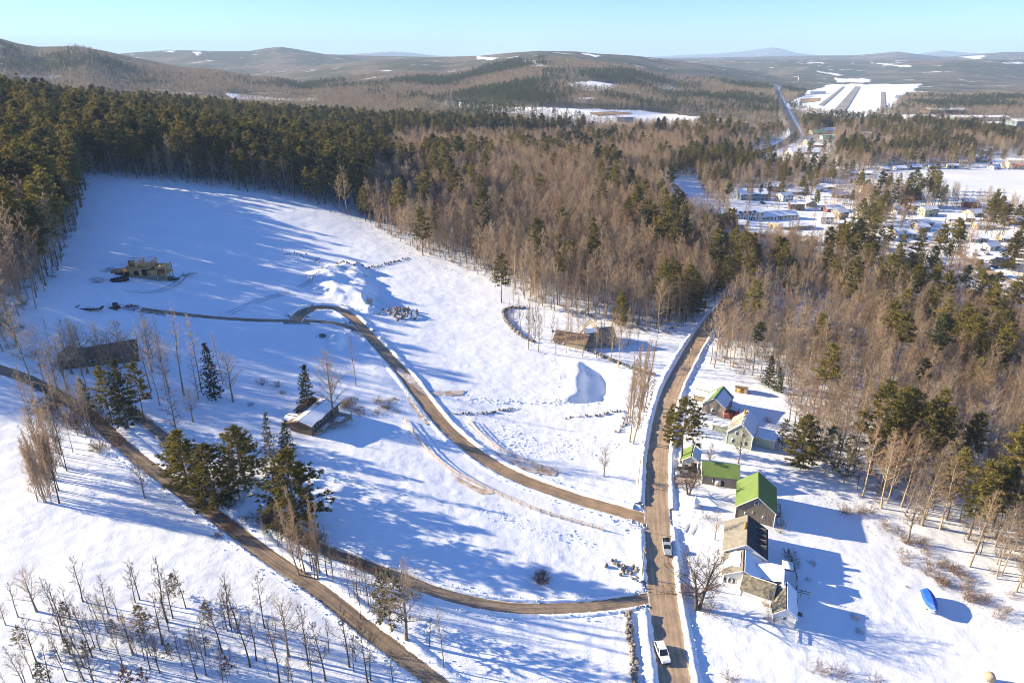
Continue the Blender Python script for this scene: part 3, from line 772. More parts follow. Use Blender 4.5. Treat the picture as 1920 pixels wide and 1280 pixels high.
# ------------------------------------------------------------ woodland
TREE_SPOTS = []      # hand-placed trees keep the wood clear around them
BUILT = []           # footprints (x, y, radius) that keep trees off
def jitter(x0, x1, y0, y1, step, seed):
    g = np.random.default_rng(seed); X, Y = np.meshgrid(np.arange(x0, x1, step), np.arange(y0, y1, step))
    X = X.ravel() + (g.random(X.size) - .5) * step * .95; Y = Y.ravel() + (g.random(Y.size) - .5) * step * .95
    return X, Y, g
PINEBELT = [(165,336),(195,332),(300,340),(430,354),(560,374),(640,398),(690,418),(705,345),(690,305),(750,276),(900,270),(1050,268),(1062,258),(900,252),(600,244),(400,232),(200,222),(-100,205),(-900,190),(-900,375),(-100,352),(100,338)]
LEFTWOOD = [(-900,375),(-100,352),(100,338),(165,336),(150,418),(112,502),(62,592),(50,640),(70,676),(-40,672),(-900,690)]
DECID = [(690,418),(770,467),(860,498),(950,542),(1010,574),(1080,600),(1140,602),(1210,628),(1262,628),(1320,597),(1345,560),(1345,420),(1300,398),(1250,350),(1285,310),(1400,262),(1380,245),(1062,258),(1050,268),(900,270),(750,276),(705,345)]
RIGHT = [(1352,602),(1328,690),(1400,706),(1478,738),(1478,800),(1510,880),(1590,922),(1650,952),(1800,1010),(1890,1105),(1940,1150),(2500,1250),(2500,640),(1990,560),(1880,612),(1700,592),(1560,520),(1480,475),(1400,462),(1352,520)]
TOWN = [(1352,520),(1400,462),(1480,475),(1560,520),(1700,592),(1880,612),(1990,560),(2500,640),(2500,240),(1500,240),(1400,262),(1285,310),(1250,350),(1300,398),(1345,420)]
TOWNOPEN = [[(1240,335),(1300,330),(1330,390),(1360,400),(1350,440),(1290,430),(1255,400)],[(1640,400),(1760,390),(1860,405),(1930,420),(1930,455),(1790,440),(1660,425)],[(1400,505),(1440,500),(1440,530),(1410,535)],[(1370,370),(1460,355),(1560,385),(1640,430),(1640,470),(1540,480),(1400,455),(1360,420)],[(1640,440),(1790,430),(1800,480),(1700,500),(1660,480)],
 [(1780,490),(1930,440),(1930,540),(1880,600),(1800,520)],[(1430,262),(1560,245),(1570,300),(1500,318),(1400,310)],[(1520,330),(1660,320),(1740,372),(1640,360)],[(1820,290),(1960,285),(1960,325),(1820,322)],[(1530,350),(1600,360),(1590,385),(1520,375)]]
GLADE = [[(1010,575),(1080,600),(1180,612),(1220,660),(1150,690),(1060,665),(960,600),(950,575)], [(1450,560),(1560,590),(1600,625),(1500,620),(1430,590)]]
def region(poly, step, seed, pine, keys_b, keys_p, thin=0.0, bounds=(-620, 760, 70, 1400)):
    X, Y, g = jitter(*bounds, step, seed)
    Z = hgt(X, Y); px, py, _ = project(X, Y, Z)
    ok = in_poly(poly, px, py)
    for q in GLADE: ok &= ~(in_poly(q, px, py) & (g.random(len(X)) > .10))
    X, Y, Z, px, py = X[ok], Y[ok], Z[ok], px[ok], py[ok]
    gp = road_gap(X, Y); ok = (gp > 2.5) & (g.random(len(X)) > thin)
    for q in TOWNOPEN[1:]: ok &= ~(in_poly(q, px, py) & (g.random(len(X)) > .16))
    for q in (TOWNOPEN[0], LAKE): ok &= ~in_poly(q, px, py)
    for bx, by, br in BUILT: ok &= (X - bx) ** 2 + (Y - by) ** 2 > br * br
    for bx, by, br in TREE_SPOTS: ok &= (X - bx) ** 2 + (Y - by) ** 2 > br * br
    X, Y, Z = X[ok], Y[ok], Z[ok]
    fp = pine(X, Y, px[ok], py[ok]) if callable(pine) else np.full(len(X), pine)
    isp = g.random(len(X)) < fp
    return np.stack([X, Y, Z, isp, np.where(isp, g.integers(0, len(keys_p), len(X)), g.integers(0, len(keys_b), len(X))), .66 + .58 * g.random(len(X)), g.random(len(X)) * 6.283], 1)
HB = ['hard0', 'hard1', 'hard2', 'hard3', 'hard4', 'pale0', 'pale1']
PB = ['pine0', 'pine1', 'pine2', 'pine3', 'tallpine0', 'tallpine1']
def belt_mix(x, y, px, py):
    edge = np.clip((np.interp(px, [100, 195, 430, 560, 690], [330, 332, 354, 374, 418]) - py) / 16.0, 0, 1)
    return .5 + .47 * edge
def clump(th, sc, hi, lo, sd):
    return lambda x, y, px, py: np.where(fbm(x / sc, y / sc, sd, 3) > th, hi, lo)
def make_woods():
    rows = []
    for nm, poly, step, sd, pf, thin, lab in (
        ('belt', PINEBELT, 6.0, 1, belt_mix, 0, 0), ('left', LEFTWOOD, 4.6, 2, lambda x, y, px, py: np.where(py < 440, .66, np.where(py < 540, .3, .04)) * (fbm(x / 40, y / 40, 71, 3) > -.12), .0, 1),
        ('mid', DECID, 4.7, 3, clump(.30, 45, .25, .015, 72), .04, 2), ('right', RIGHT, 4.7, 4, clump(.30, 40, .3, .02, 73), .04, 3), ('town', TOWN, 5.4, 5, clump(.16, 60, .55, .06, 74), .14, 4)):
        a = region(poly, step, sd, pf, HB, PB, thin)
        rows.append(np.hstack([a, np.full((len(a), 1), lab)]))
    return np.vstack(rows)
# ------------------------------------------------------------ buildings
M['wall_white'] = mat('white_clapboard', (0.68, 0.67, 0.65), var=.12, vscale=.8)
M['wall_grey'] = mat('weathered_boards', (0.22, 0.19, 0.155), col2=(0.13, 0.11, 0.09), vscale=1.2, stretch=(3, 3, .4))
M['wall_shingle'] = mat('cedar_shingles', (0.33, 0.28, 0.22), col2=(0.24, 0.205, 0.165), vscale=1.6)
M['wall_green'] = mat('sage_siding', (0.36, 0.41, 0.33), var=.12)
M['wall_tan'] = mat('tan_siding', (0.42, 0.34, 0.24), var=.15)
M['wall_brown'] = mat('brown_siding', (0.16, 0.115, 0.08), var=.25)
M['wall_blue'] = mat('slate_blue_siding', (0.22, 0.28, 0.34), var=.15)
M['wall_red'] = mat('barn_red_siding', (0.33, 0.08, 0.06), var=.2)
M['wall_cream'] = mat('cream_siding', (0.58, 0.52, 0.40), var=.12)
M['wall_brick'] = mat('red_brick', (0.34, 0.17, 0.12), var=.2, vscale=3)
M['foundation'] = mat('fieldstone', (0.25, 0.23, 0.2), var=.4, vscale=2.5, bump=.1, bscale=3)
M['metal_green'] = mat('green_metal_roof', (0.15, 0.23, 0.07), rough=.6, spec=.2, var=.08, vscale=.5)
M['metal_teal'] = mat('teal_metal_roof', (0.13, 0.36, 0.27), rough=.45, spec=.4, var=.1)
M['roof_tan'] = mat('weathered_shingles', (0.27, 0.26, 0.225), col2=(0.20, 0.195, 0.17), vscale=1.1)
M['roof_lichen'] = mat('lichen_shingles', (0.27, 0.25, 0.18), col2=(0.10, 0.10, 0.09), vscale=1.4)
M['roof_dark'] = mat('dark_shingles', (0.075, 0.07, 0.068), var=.3, vscale=1.5)
M['roof_brown'] = mat('brown_shingles', (0.20, 0.145, 0.10), var=.35, vscale=1.2)
M['roof_cedar'] = mat('pale_cedar_roof', (0.55, 0.49, 0.38), var=.15, vscale=1.5)
M['trim'] = mat('white_trim', (0.78, 0.77, 0.75))
M['glass'] = mat('window_glass', (0.03, 0.04, 0.05), rough=.12, spec=.6)
M['door_white'] = mat('white_door', (0.74, 0.73, 0.71)); M['door_dark'] = mat('dark_doorway', (0.035, 0.03, 0.028))
M['brick'] = mat('chimney_brick', (0.42, 0.25, 0.11), var=.3, vscale=6)
M['lumber'] = mat('fresh_lumber', (0.58, 0.37, 0.17), var=.2, vscale=2); M['ply'] = mat('plywood', (0.50, 0.32, 0.16), var=.25, vscale=1.0)
M['lumber_grey'] = mat('weathered_lumber', (0.30, 0.25, 0.20), var=.25, vscale=2)
M['fence'] = mat('pine_rails', (0.62, 0.52, 0.40), var=.15, vscale=1.5)
M['black'] = mat('black_paint', (0.02, 0.02, 0.022), rough=.4, spec=.5); M['steel'] = mat('dark_steel', (0.04, 0.045, 0.05), rough=.45, metal=.3)
M['orange'] = mat('orange_boards', (0.62, 0.30, 0.08), var=.15)
M['stone'] = mat('grey_stone', (0.24, 0.225, 0.21), var=.35, vscale=1.5, objvar=.25, bump=.1, bscale=3)

def boxes(name, L, m, parent=None, joined_=False):
    """L: (cx,cy,cz, sx,sy,sz [,rotz]); each box a part of its own unless joined"""
    if len(L) > 1 and not joined_:
        return [boxes(name, [b], m, parent) for b in L][0]
    V, F = [], []
    for b in L:
        cx, cy, cz, sx, sy, sz = b[:6]; a = b[6] if len(b) > 6 else 0; ca, sa = math.cos(a), math.sin(a); o = len(V)
        for dx, dy, dz in ((-1,-1,-1),(1,-1,-1),(1,1,-1),(-1,1,-1),(-1,-1,1),(1,-1,1),(1,1,1),(-1,1,1)):
            x, y = dx * sx / 2, dy * sy / 2; V.append((cx + x * ca - y * sa, cy + x * sa + y * ca, cz + dz * sz / 2))
        F += [[o + i for i in f] for f in ((3,2,1,0),(4,5,6,7),(0,1,5,4),(1,2,6,5),(2,3,7,6),(3,0,4,7))]
    me = np_mesh(name, V, F, m); o = bpy.data.objects.new(name, me); return put(o, parent=parent)
def bars(name, segs, r, m, parent=None, k=4):
    if len(segs) > 1: return [bars(name, [q], r, m, parent, k) for q in segs][0]
    g = Geo(); g.tubes([s[0] for s in segs], [s[1] for s in segs], r, r, k); v, f = g.arr()
    return put(bpy.data.objects.new(name, np_mesh(name, v, f, m)), parent=parent)
def polymesh(name, V, F, m, parent=None):
    me = bpy.data.meshes.new(name); me.from_pydata([tuple(v) for v in V], [], F); me.materials.append(m); me.update()
    import bmesh
    bm = bmesh.new(); bm.from_mesh(me); bmesh.ops.recalc_face_normals(bm, faces=bm.faces[:]); bm.to_mesh(me); bm.free()
    return put(bpy.data.objects.new(name, me), parent=parent)
def slab(name, quad, th, m, parent, lift=0.0):
    """a slab standing th proud of a planar outline (list of 3-D points, counter-clockwise from outside)"""
    q = np.array(quad, float); n = np.cross(q[1] - q[0], q[2] - q[1]); n /= np.linalg.norm(n)
    if n[2] < 0: n = -n
    k = len(q); V = np.vstack([q + n * lift, q + n * (lift + th)])
    F = [list(range(k))[::-1], list(range(k, 2 * k))] + [[i, (i + 1) % k, k + (i + 1) % k, k + i] for i in range(k)]
    return polymesh(name, V, F, m, parent)
def empty(name, p, yaw=0, label=None, cat=None, group=None, s=1.0):
    e = bpy.data.objects.new(name, None); e.location = p; e.rotation_euler = (0, 0, yaw); e.empty_display_size = 1; e.scale = (s, s, s)
    return put(e, label, cat, group)
def xf(cx, cy, a):
    ca, sa = math.cos(a), math.sin(a)
    return lambda x, y, z: (cx + x * ca - y * sa, cy + x * sa + y * ca, z)
def volume(root, cx, cy, a, L, W, wh, rh, wall, roofs, over=.3, z0=0.0, snow=(), wins=(), doors=(), trim=None, found=2.0, rh_off=0.0, flat=False, shed=False):
    """one gabled block of a building: ridge along local x. snow: (side +1/-1, u0,u1,v0,v1) cover on a slope, fractions along ridge and from ridge to eave"""
    t = xf(cx, cy, a); h = L / 2; w = W / 2; b = z0 - found
    if shed: P_ = [(-w, b), (w, b), (w, z0 + wh), (-w, z0 + wh + rh)]
    else: P_ = [(-w, b), (w, b), (w, z0 + wh), (0, z0 + wh + rh), (-w, z0 + wh)]
    V = [t(-h, y, z) for y, z in P_] + [t(h, y, z) for y, z in P_]; k = len(P_)
    F = [list(range(k)), list(range(k, 2 * k))] + [[i, (i + 1) % k, k + (i + 1) % k, k + i] for i in range(k)]
    polymesh('wall', V, F, wall, root)
    def slope(s, u, v):      # point on roof slope
        x = -h - over + (L + 2 * over) * u
        if shed:
            y = -w - over + (W + 2 * over) * v; z = z0 + wh + rh - rh * (y + w) / W
        else:
            y = s * (w + over) * v; z = z0 + wh + rh - rh / w * abs(y)
        return t(x, y, z)
    for i, s in enumerate((1,) if shed else (1, -1)):
        m = roofs[i] if isinstance(roofs, (list, tuple)) else roofs
        slab('roof', [slope(s, 0, 0), slope(s, 1, 0), slope(s, 1, 1), slope(s, 0, 1)], .14, m, root, .012)
    for sn in snow:
        s, pts_ = sn[0], sn[1]
        if isinstance(pts_, (list, tuple)): q = [slope(s, u, v) for u, v in pts_]
        else:
            _, u0, u1, v0, v1 = sn; g = np.random.default_rng(int(abs(cx * 7 + cy * 3)) + int(u0 * 10)); n = 6
            q = [slope(s, u0 + (u1 - u0) * i / n, v0 + .02 * g.random()) for i in range(n + 1)] + [slope(s, u1 - (u1 - u0) * i / n, v1 - .10 * g.random() * (v1 - v0)) for i in range(n + 1)]
        slab('snow_cover', q, .16, M['bank'], root, .155)
    def on(face, u, z, d):
        if face == '+x': return t(h + d, u, z0 + z)
        if face == '-x': return t(-h - d, u, z0 + z)
        if face == '+y': return t(u, w + d, z0 + z)
        return t(u, -w - d, z0 + z)
    def plate(nm, face, u, z, ww, hh, d, m, par):
        c = on(face, u, z, 0); ax = a + (math.pi / 2 if face[1] == 'x' else 0)
        return boxes(nm, [(c[0], c[1], c[2], ww, 2 * d, hh, ax)], m, par)
    for wd in wins:
        f, u, z, ww, hh = wd[:5]
        fr = plate('window', f, u, z, ww + .18, hh + .18, .05, M['trim'] if len(wd) < 6 else wd[5], root); plate('pane', f, u, z, ww, hh, .065, M['glass'], fr)
    for dd in doors:
        f, u, ww, hh, m = dd[:5]; fr = plate('door', f, u, hh / 2 + (dd[5] if len(dd) > 5 else 0), ww, hh, .07, m, root)
    if trim:
        B = []
        for sx in (-1, 1):
            for sy in (-1, 1): c = t(sx * h, sy * w, 0); B.append((c[0], c[1], z0 + wh / 2 - .1, .2, .2, wh + .2, a))
        boxes('corner_trim', B, trim, root)
        if not shed:
            S = []
            for sx in (-1, 1):
                for s in (-1, 1): S.append((slope(s, .5 + sx * .5, 0), slope(s, .5 + sx * .5, 1)))
            bars('rake_trim', S, .11, trim, root)
def chimney(root, x, y, z, s=.7, h=1.6, m=None):
    boxes('chimney', [(x, y, z, s, s * .8, h), (x, y, z + h / 2 + .06, s * 1.2, s, .12)], m or M['brick'], root)
def keep(p, r): BUILT.append((p.x, p.y, r))
def centre(a, b, c, d=None):
    return None

def building(name, label, p, yaw, cat='house', group=None):
    e = empty(name, p, yaw, label, cat, group); keep(p, 9); return e

# --- farm along the road
YF = R(71)
p = at(1415, 978); c = Vector((p.x + 1.6, p.y + 5.2, -1.6))
b = building('barn', 'largest barn with a bright green metal roof and weathered grey board walls', c, YF, 'barn')
volume(b, 0, 0, 0, 11.2, 9.2, 3.9, 3.7, M['wall_grey'], M['metal_green'], .25, wins=[('-x', .1, 5.7, .8, 1.1), ('-x', 2.2, 2.2, .55, .55), ('-x', -2.0, 2.0, .55, .55), ('-y', 2, 2, .8, 1.0)], trim=M['trim'], doors=[('-x', .6, .5, .9, M['wall_shingle'], 2.4)])
boxes('lean_to_rail', [(1.5, -6.2, .6, 4, .15, .15), (3.4, -5.4, .6, .15, 1.7, .15), (-.4, -5.4, .6, .15, 1.7, .15), (-.4, -6.2, .2, .18, .18, 1.2), (3.4, -6.2, .2, .18, .18, 1.2)], M['wall_grey'], b)
p = at(1349, 912); c = Vector((p.x + .6, p.y + 3.2, -.9))
b = building('small_barn', 'low grey shingled shed barn with a green roof turned broadside to the road', c, R(-11), 'barn'); 
volume(b, 0, 0, 0, 9.2, 6.0, 3.0, 2.3, M['wall_shingle'], M['metal_green'], .3, wins=[('-y', -1.6, 1.7, .6, .9)], doors=[('-y', -.5, 1.5, 2.0, M['door_white']), ('-y', .7, .8, 1.6, M['door_dark'])], trim=M['trim'])
p = at(1300, 880); c = Vector((p.x, p.y + 3.0, -.7))
b = building('garage', 'small gabled garage with a white front beside the parked cars', c, R(70), 'garage')
volume(b, 0, 0, 0, 5.5, 4.2, 2.6, 1.5, M['wall_white'], [M['metal_green'], M['roof_dark']], .3, snow=[(-1, 0, 1, .05, 1)], doors=[('-x', -1.0, 1.5, 2.2, M['door_dark'])], trim=M['trim'], wins=[])
# long farmhouse with three roof levels
p = at(1403, 1037); c = Vector((p.x - 1.5, p.y - .6, -1.5))
b = building('farmhouse', 'long old farmhouse with tan shingle roofs, white gables and a snow patch on one slope', c, YF, 'house')
volume(b, 1.2, -.2, 0, 10.6, 9.0, 3.6, 2.9, M['wall_white'], [M['roof_tan'], M['roof_dark']], .35, wins=[('-x', 0, 4.6, .5, .6)] + [('+y', x, 1.9, .8, 1.3) for x in (-3, -1, 1, 3)], trim=M['trim'])
for k in range(4):      # dark gabled dormers on the shaded side
    volume(b, -2.2 + 2.1 * k, -3.1, R(90), 2.6, 1.5, 4.5, .9, M['wall_grey'], [M['roof_dark'], M['roof_tan']], .1, found=-3.5)
volume(b, -7.6, .2, 0, 7.2, 7.4, 2.9, 2.0, M['wall_white'], [M['roof_tan'], M['roof_dark']], .35, snow=[(1, [(.18, .12), (.82, .10), (.90, .35), (.86, .62), (.62, .70), (.55, .88), (.35, .95), (.22, .80), (.28, .5)]), (-1, 0, 1, .05, .98)], wins=[('+y', x, 1.7, .8, 1.2) for x in (-2.2, -1.0, 1.0, 2.2)] + [('-x', 1.5 + .9 * k, 1.5, .55, 1.1) for k in range(3)], trim=M['trim'])
volume(b, -7.0, -5.6, R(90), 5.0, 5.2, 2.6, 1.1, M['wall_white'], [M['roof_dark'], M['roof_dark']], .3, snow=[(1, 0, 1, 0, 1), (-1, 0, 1, 0, 1)], wins=[('-x', -1.2, 1.4, 1.4, 1.1)], trim=M['trim'])
volume(b, -12.3, -3.3, R(80), 6.2, 4.4, 2.3, 1.9, M['wall_white'], [M['roof_lichen'], M['roof_lichen']], .3, snow=[(-1, 0, .8, .1, 1)], wins=[('-y', .2, 1.2, 1.2, .9), ('-y', -.2, 3.0, .35, .4)], trim=M['trim'])
chimney(b, 1.6, .3, 6.9, .8, 1.6)
boxes('porch_roof', [(-4.6, -9.2, 3.2, 2.4, 2.2, .3), (-5.0, -9.2, 2.8, 1.0, 2.6, .15)], M['bark_pine'], b)
boxes('snow_cover', [(-4.6, -9.2, 3.45, 2.5, 2.3, .22)], M['bank'], b)
boxes('deck_rail', [(-9, -10.5, .5, .12, 7, .12), (-9, -10.5, 1.1, .12, 7, .12)] + [(-9, -10.5 + dy, .3, .12, .12, 1.8) for dy in (-3.4, -1.7, 0, 1.7, 3.4)], M['wall_grey'], b)
p = at(1468, 1172); c = Vector((p.x + 1.4, p.y + 3.7, -1.9))
b = building('cottage', 'little white cottage with a moss-streaked gable roof at the farmhouse end', c, R(69.5), 'house')
volume(b, 0, 0, 0, 7.6, 4.3, 2.5, 1.9, M['wall_white'], [M['roof_lichen'], M['roof_dark']], .25, snow=[(-1, 0, 1, 0, .98), (1, .80, .98, 0, .3)], wins=[('-x', 0, 1.9, .55, .7), ('+y', 1, 1.4, .7, .9)], trim=M['trim'], found=2.5)
chimney(b, 3.0, .6, 4.4, .6, 1.0, M['trim'])
boxes('rear_steps', [(-1.5, -3.4, -.4, 2.4, 1.6, .15), (.8, -3.2, -.2, 1.2, 1.2, .15)], M['wall_grey'], b)
# neighbours up the road
p = at(1393, 838); c = Vector((p.x + 1.0, p.y + 4.6, -1.8))
b = building('house', 'sage green gabled house with a pale cedar roof above the small green barn', c, R(62), 'house')
volume(b, 0, 0, 0, 9.4, 7.2, 4.2, 3.4, M['wall_green'], [M['roof_cedar'], M['roof_cedar']], .3, snow=[(-1, 0, 1, .03, .98)], wins=[('-x', 1.0, 4.2, .7, 1.0), ('-x', -.9, 4.2, .7, 1.0), ('-x', 1.8, 1.5, .8, 1.2), ('-x', -1.9, 1.5, .8, 1.2), ('+y', 2, 1.6, .8, 1.2)], trim=M['trim'])
volume(b, 1.6, -6.4, R(90), 6.0, 5.6, 2.6, 1.4, M['wall_green'], [M['roof_cedar'], M['roof_cedar']], .3, snow=[(1, 0, 1, 0, 1), (-1, 0, 1, 0, 1)], wins=[('-y', -.9, 1.3, 1.0, 1.2), ('-y', .8, 1.3, 1.0, 1.2)], trim=M['trim'])
volume(b, 3.0, 6.2, R(90), 5.6, 4.2, 2.2, 1.0, M['wall_green'], [M['roof_cedar'], M['roof_cedar']], .25, snow=[(1, 0, 1, 0, 1), (-1, 0, 1, 0, 1)], wins=[('-y', 0, 1.2, .8, .8), ('-y', 1.4, 1.2, .8, .8)], trim=M['trim'])
chimney(b, 2.4, .4, 8.0, .7, 1.4)
p = at(1345, 782); c = Vector((p.x + 1.4, p.y + 5.6, -2.0))
b = building('house', 'grey house with a green striped metal roof half buried in snow beside the road pines', c, R(58), 'house')
volume(b, 0, 0, 0, 9.6, 7.0, 3.4, 2.9, M['wall_shingle'], [M['metal_green'], M['metal_teal']], .3, snow=[(1, .05, .45, .4, 1), (1, .55, .8, .3, .95), (-1, 0, .8, .12, 1)], wins=[('-x', 0, 1.8, .8, 1.0)], trim=M['trim'])
volume(b, 4.2, 6.0, R(90), 5.2, 4.6, 2.2, 1.1, M['wall_shingle'], [M['metal_green'], M['metal_green']], .25, snow=[(1, 0, 1, .1, 1)], trim=M['trim'])
boxes('deck', [(-3.6, -5.6, 1.4, 5.4, 3.6, .25)], M['wall_red'], b); boxes('deck_rail', [(-3.6, -7.3, 2.3, 5.4, .12, .9), (-6.2, -5.6, 2.3, .12, 3.6, .9)], M['wall_red'], b)
p = at(1392, 738); c = Vector((p.x, p.y + 1.6, p.z))
b = building('garden_shed', 'small orange-sided garden shed behind the green-roofed house', c, R(-20), 'shed')
volume(b, 0, 0, 0, 4.0, 3.0, 2.4, .9, M['wall_tan'], [M['roof_brown'], M['roof_brown']], .25, snow=[(-1, 0, 1, .1, .7)], doors=[('-y', -.4, 2.0, 2.0, M['orange'])])

# --- the ranch house with the round deck, in the middle of the white field
p = at(556, 822); c = Vector((p.x + 2.6, p.y + 9.0, 12.6))
b = building('ranch_house', 'low dark ranch house with snow on its roof and a curved rear deck', c, R(72), 'house')
volume(b, 0, 0, 0, 13.5, 6.6, 2.5, .9, M['wall_brown'], [M['roof_brown'], M['roof_brown']], .7, snow=[(1, .05, .95, .02, .55), (-1, .02, .98, .02, .98)], wins=[('-y', -5.0 + 1.5 * k, 1.5, 1.1, .9) for k in range(5)])
volume(b, 3.4, 4.4, R(8), 6.6, 4.0, 2.3, .7, M['wall_brown'], [M['roof_brown'], M['roof_brown']], .5)
volume(b, -3.8, 4.2, R(90), 3.4, 3.6, 2.1, .5, M['wall_brown'], [M['roof_dark'], M['roof_dark']], .3, snow=[(1, 0, 1, .1, 1), (-1, 0, 1, .1, 1)])
dk = [(5.5, -3.3), (5.5, -8.2), (3.6, -9.2), (1.4, -8.6), (-1.0, -6.8), (-3.5, -5.4), (-6.2, -5.0), (-6.2, -3.3)]
slab('deck', [(x, y, .1) for x, y in dk], .2, M['lumber_grey'], b)
S = []
for (x0, y0), (x1, y1) in zip(dk[1:-1], dk[2:-1]): S += [((x0, y0, z), (x1, y1, z)) for z in (.8, 1.25)]
bars('deck_rail', S + [((x, y, -1.8), (x, y, 1.3)) for x, y in dk[1:-1]], .07, M['lumber_grey'], b)
boxes('snow_cover', [(2.2, -6.2, .36, 2.8, 2.2, .12), (-2.4, -4.6, .36, 3.2, 1.1, .12)], M['bank'], b)
chimney(b, 2.6, .6, 3.4, .8, 1.0, M['foundation'])

# --- dark L-plan house under the trees
p = at(205, 672); c = Vector((p.x, p.y, p.z))
b = building('house', 'long dark-roofed house in deep shade among bare trees on the slope', c, R(62), 'house')
volume(b, 0, 0, R(-32), 15.5, 7.0, 2.6, 2.0, M['wall_brown'], [M['roof_dark'], M['roof_brown']], .4, wins=[('-y', -4, 1.3, 1.4, 1.1), ('-y', 0, 1.3, 1.4, 1.1), ('-y', 4, 1.3, 1.4, 1.1)])
volume(b, -7.5, 5.5, R(60), 8, 6, 2.5, 1.8, M['wall_brown'], [M['roof_brown'], M['roof_brown']], .4)

# --- grey barn in the glade
p = at(1108, 658); c = Vector((p.x, p.y + 7.0, p.z))
b = building('hay_barn', 'broad weathered barn house with snowy roof valleys in the clearing behind the birches', c, R(12), 'barn')
volume(b, 3.5, 0, 0, 12, 9.0, 3.0, 3.6, M['wall_shingle'], [M['roof_tan'], M['roof_lichen']], .4, snow=[(1, 0, 1, .0, 1), (-1, 0, .45, 0, .35)], wins=[('-y', 1.5, 1.4, .9, 1.1), ('-y', 4, 1.4, .9, 1.1)])
volume(b, -6.6, .8, R(-38), 13, 8.0, 2.6, 2.6, M['wall_shingle'], [M['roof_brown'], M['roof_brown']], .4, snow=[(1, 0, 1, .05, 1)], wins=[('-y', -2, 1.3, 1.0, 1.0)])
volume(b, 3.2, 4.6, R(90), 9, 6.0, 3.6, 3.6, M['wall_cream'], [M['roof_tan'], M['roof_tan']], .4, snow=[(-1, 0, 1, 0, 1), (1, .0, .6, .3, 1)])

# --- house being framed on the hill
p = at(262, 522); c = Vector((p.x + .4, p.y + 4.2, p.z + .6))
b = building('framed_house', 'half-built timber house with bare stud walls and plywood decks on the snowy hill', c, R(8), 'house')
volume(b, 0, 0, 0, 13.0, 8.0, .2, .02, M['foundation'], M['ply'], .05, found=3.0)
def studs(nm, x0, y0, x1, y1, z0, z1, step=.6, gaps=()):
    n = max(2, int(math.hypot(x1 - x0, y1 - y0) / step)); a = math.atan2(y1 - y0, x1 - x0); L_ = math.hypot(x1 - x0, y1 - y0); B = []
    for i in range(n + 1):
        f = i / n
        if any(g0 < f < g1 for g0, g1 in gaps): continue
        B.append((x0 + (x1 - x0) * f, y0 + (y1 - y0) * f, (z0 + z1) / 2, .07, .14, z1 - z0, a))
    B += [((x0 + x1) / 2, (y0 + y1) / 2, z, L_, .16, .1, a) for z in (z0 + .05, z1 - .05)]
    o = boxes(nm, B, M['lumber'], b, True); o['kind'] = 'stuff'
boxes('sheathing', [(-3.2, -4.0, 1.7, 6.6, .14, 2.6), (3.6, -4.0, 1.5, 3.2, .14, 2.2), (-6.5, 0, 1.7, .14, 7.8, 2.6), (0, 4.0, 1.7, 13, .14, 2.6)], M['ply'], b)
boxes('doorway', [(-1.8, -4.1, 1.5, 1.8, .12, 1.9), (-5.2, -4.1, 1.4, 1.7, .12, 1.7), (1.2, -4.05, 1.3, .9, .1, 2.0)], M['door_dark'], b)
boxes('upper_deck', [(-1.5, 0, 3.1, 10, 8.1, .22)], M['ply'], b)
studs('stud_wall', -6.5, -3.9, 3.5, -3.9, 3.25, 5.5, gaps=[(.25, .38), (.62, .74)]); studs('stud_wall', 3.5, -3.9, 3.5, 3.9, 3.25, 5.5); studs('stud_wall', -6.5, 3.9, 3.5, 3.9, 3.25, 5.5); studs('stud_wall', -1.2, -3.9, -1.2, 3.9, 3.25, 5.5)
boxes('raised_panel', [(.6, -3.0, 4.4, 3.2, .16, 2.0, .35), (-4.8, 1.0, 4.2, 2.6, .16, 1.9, -.2)], M['ply'], b)
studs('stud_wall', 5.2, -4.0, 8.6, -4.0, .4, 3.0, .8); studs('stud_wall', 8.6, -4.0, 8.6, 3.4, .4, 3.0, .8)
boxes('porch_deck', [(7.0, -.3, .3, 4.0, 7.6, .25), (7.0, -.3, 2.95, 4.0, 7.6, .12)], M['lumber'], b)
for x, y in ((5.4, -4.0), (8.7, -4.0), (8.7, -.3), (8.7, 3.4)): boxes('post', [(x, y, .4, .28, .28, 6.8)], M['lumber'], b)
boxes('garage_deck', [(-9.6, 1.0, 1.4, 6.0, 6.0, .2, .25)], M['ply'], b)
boxes('dark_bay', [(-8.2, -2.6, .3, 3.6, 1.6, 2.0, .25)], M['door_dark'], b)

# --- simple houses of the town beyond the woods
WALLS = {'white': 'wall_white', 'tan': 'wall_tan', 'brown': 'wall_brown', 'slate blue': 'wall_blue', 'barn red': 'wall_red', 'cream': 'wall_cream', 'grey': 'wall_shingle', 'sage': 'wall_green'}
def town_house(px, py, L, W, yaw, col, what, st=1, roof='roof_dark', full=True, cat='house', name='house', rh=None, group=None):
    q = at(px, py); e = building(name, f'{what}', q + Vector((0, W / 2, 0)), R(yaw), cat, group); keep(q, max(L, W) * .75)
    wh = 2.6 * st; rh = rh if rh is not None else W * .28
    n = max(1, int(L / 3.2)); wn_ = [('-y', (i + .5) * L / n - L / 2, 1.5 + 2.6 * f, 1.0, 1.2) for i in range(n) for f in range(st)] + [('-x', W * .2 * s, 1.5 + 2.6 * f, .9, 1.2) for s in (-1, 1) for f in range(st)]
    volume(e, 0, 0, 0, L, W, wh, rh, M[WALLS[col]], M[roof], .4, snow=[(1, 0, 1, 0, 1), (-1, 0, 1, 0, 1)] if full else [(1, 0, 1, .1, 1)], wins=wn_, doors=[('-y', 0.0 if n % 2 == 0 else L / n * .5, 1.0, 2.1, M['door_dark'])], found=1.5)
    return e
e = town_house(1402, 413, 24, 11, 14, 'white', 'two-storey commercial hall with black timbered front and snowy dormered roof', 2, cat='shop', name='shop')
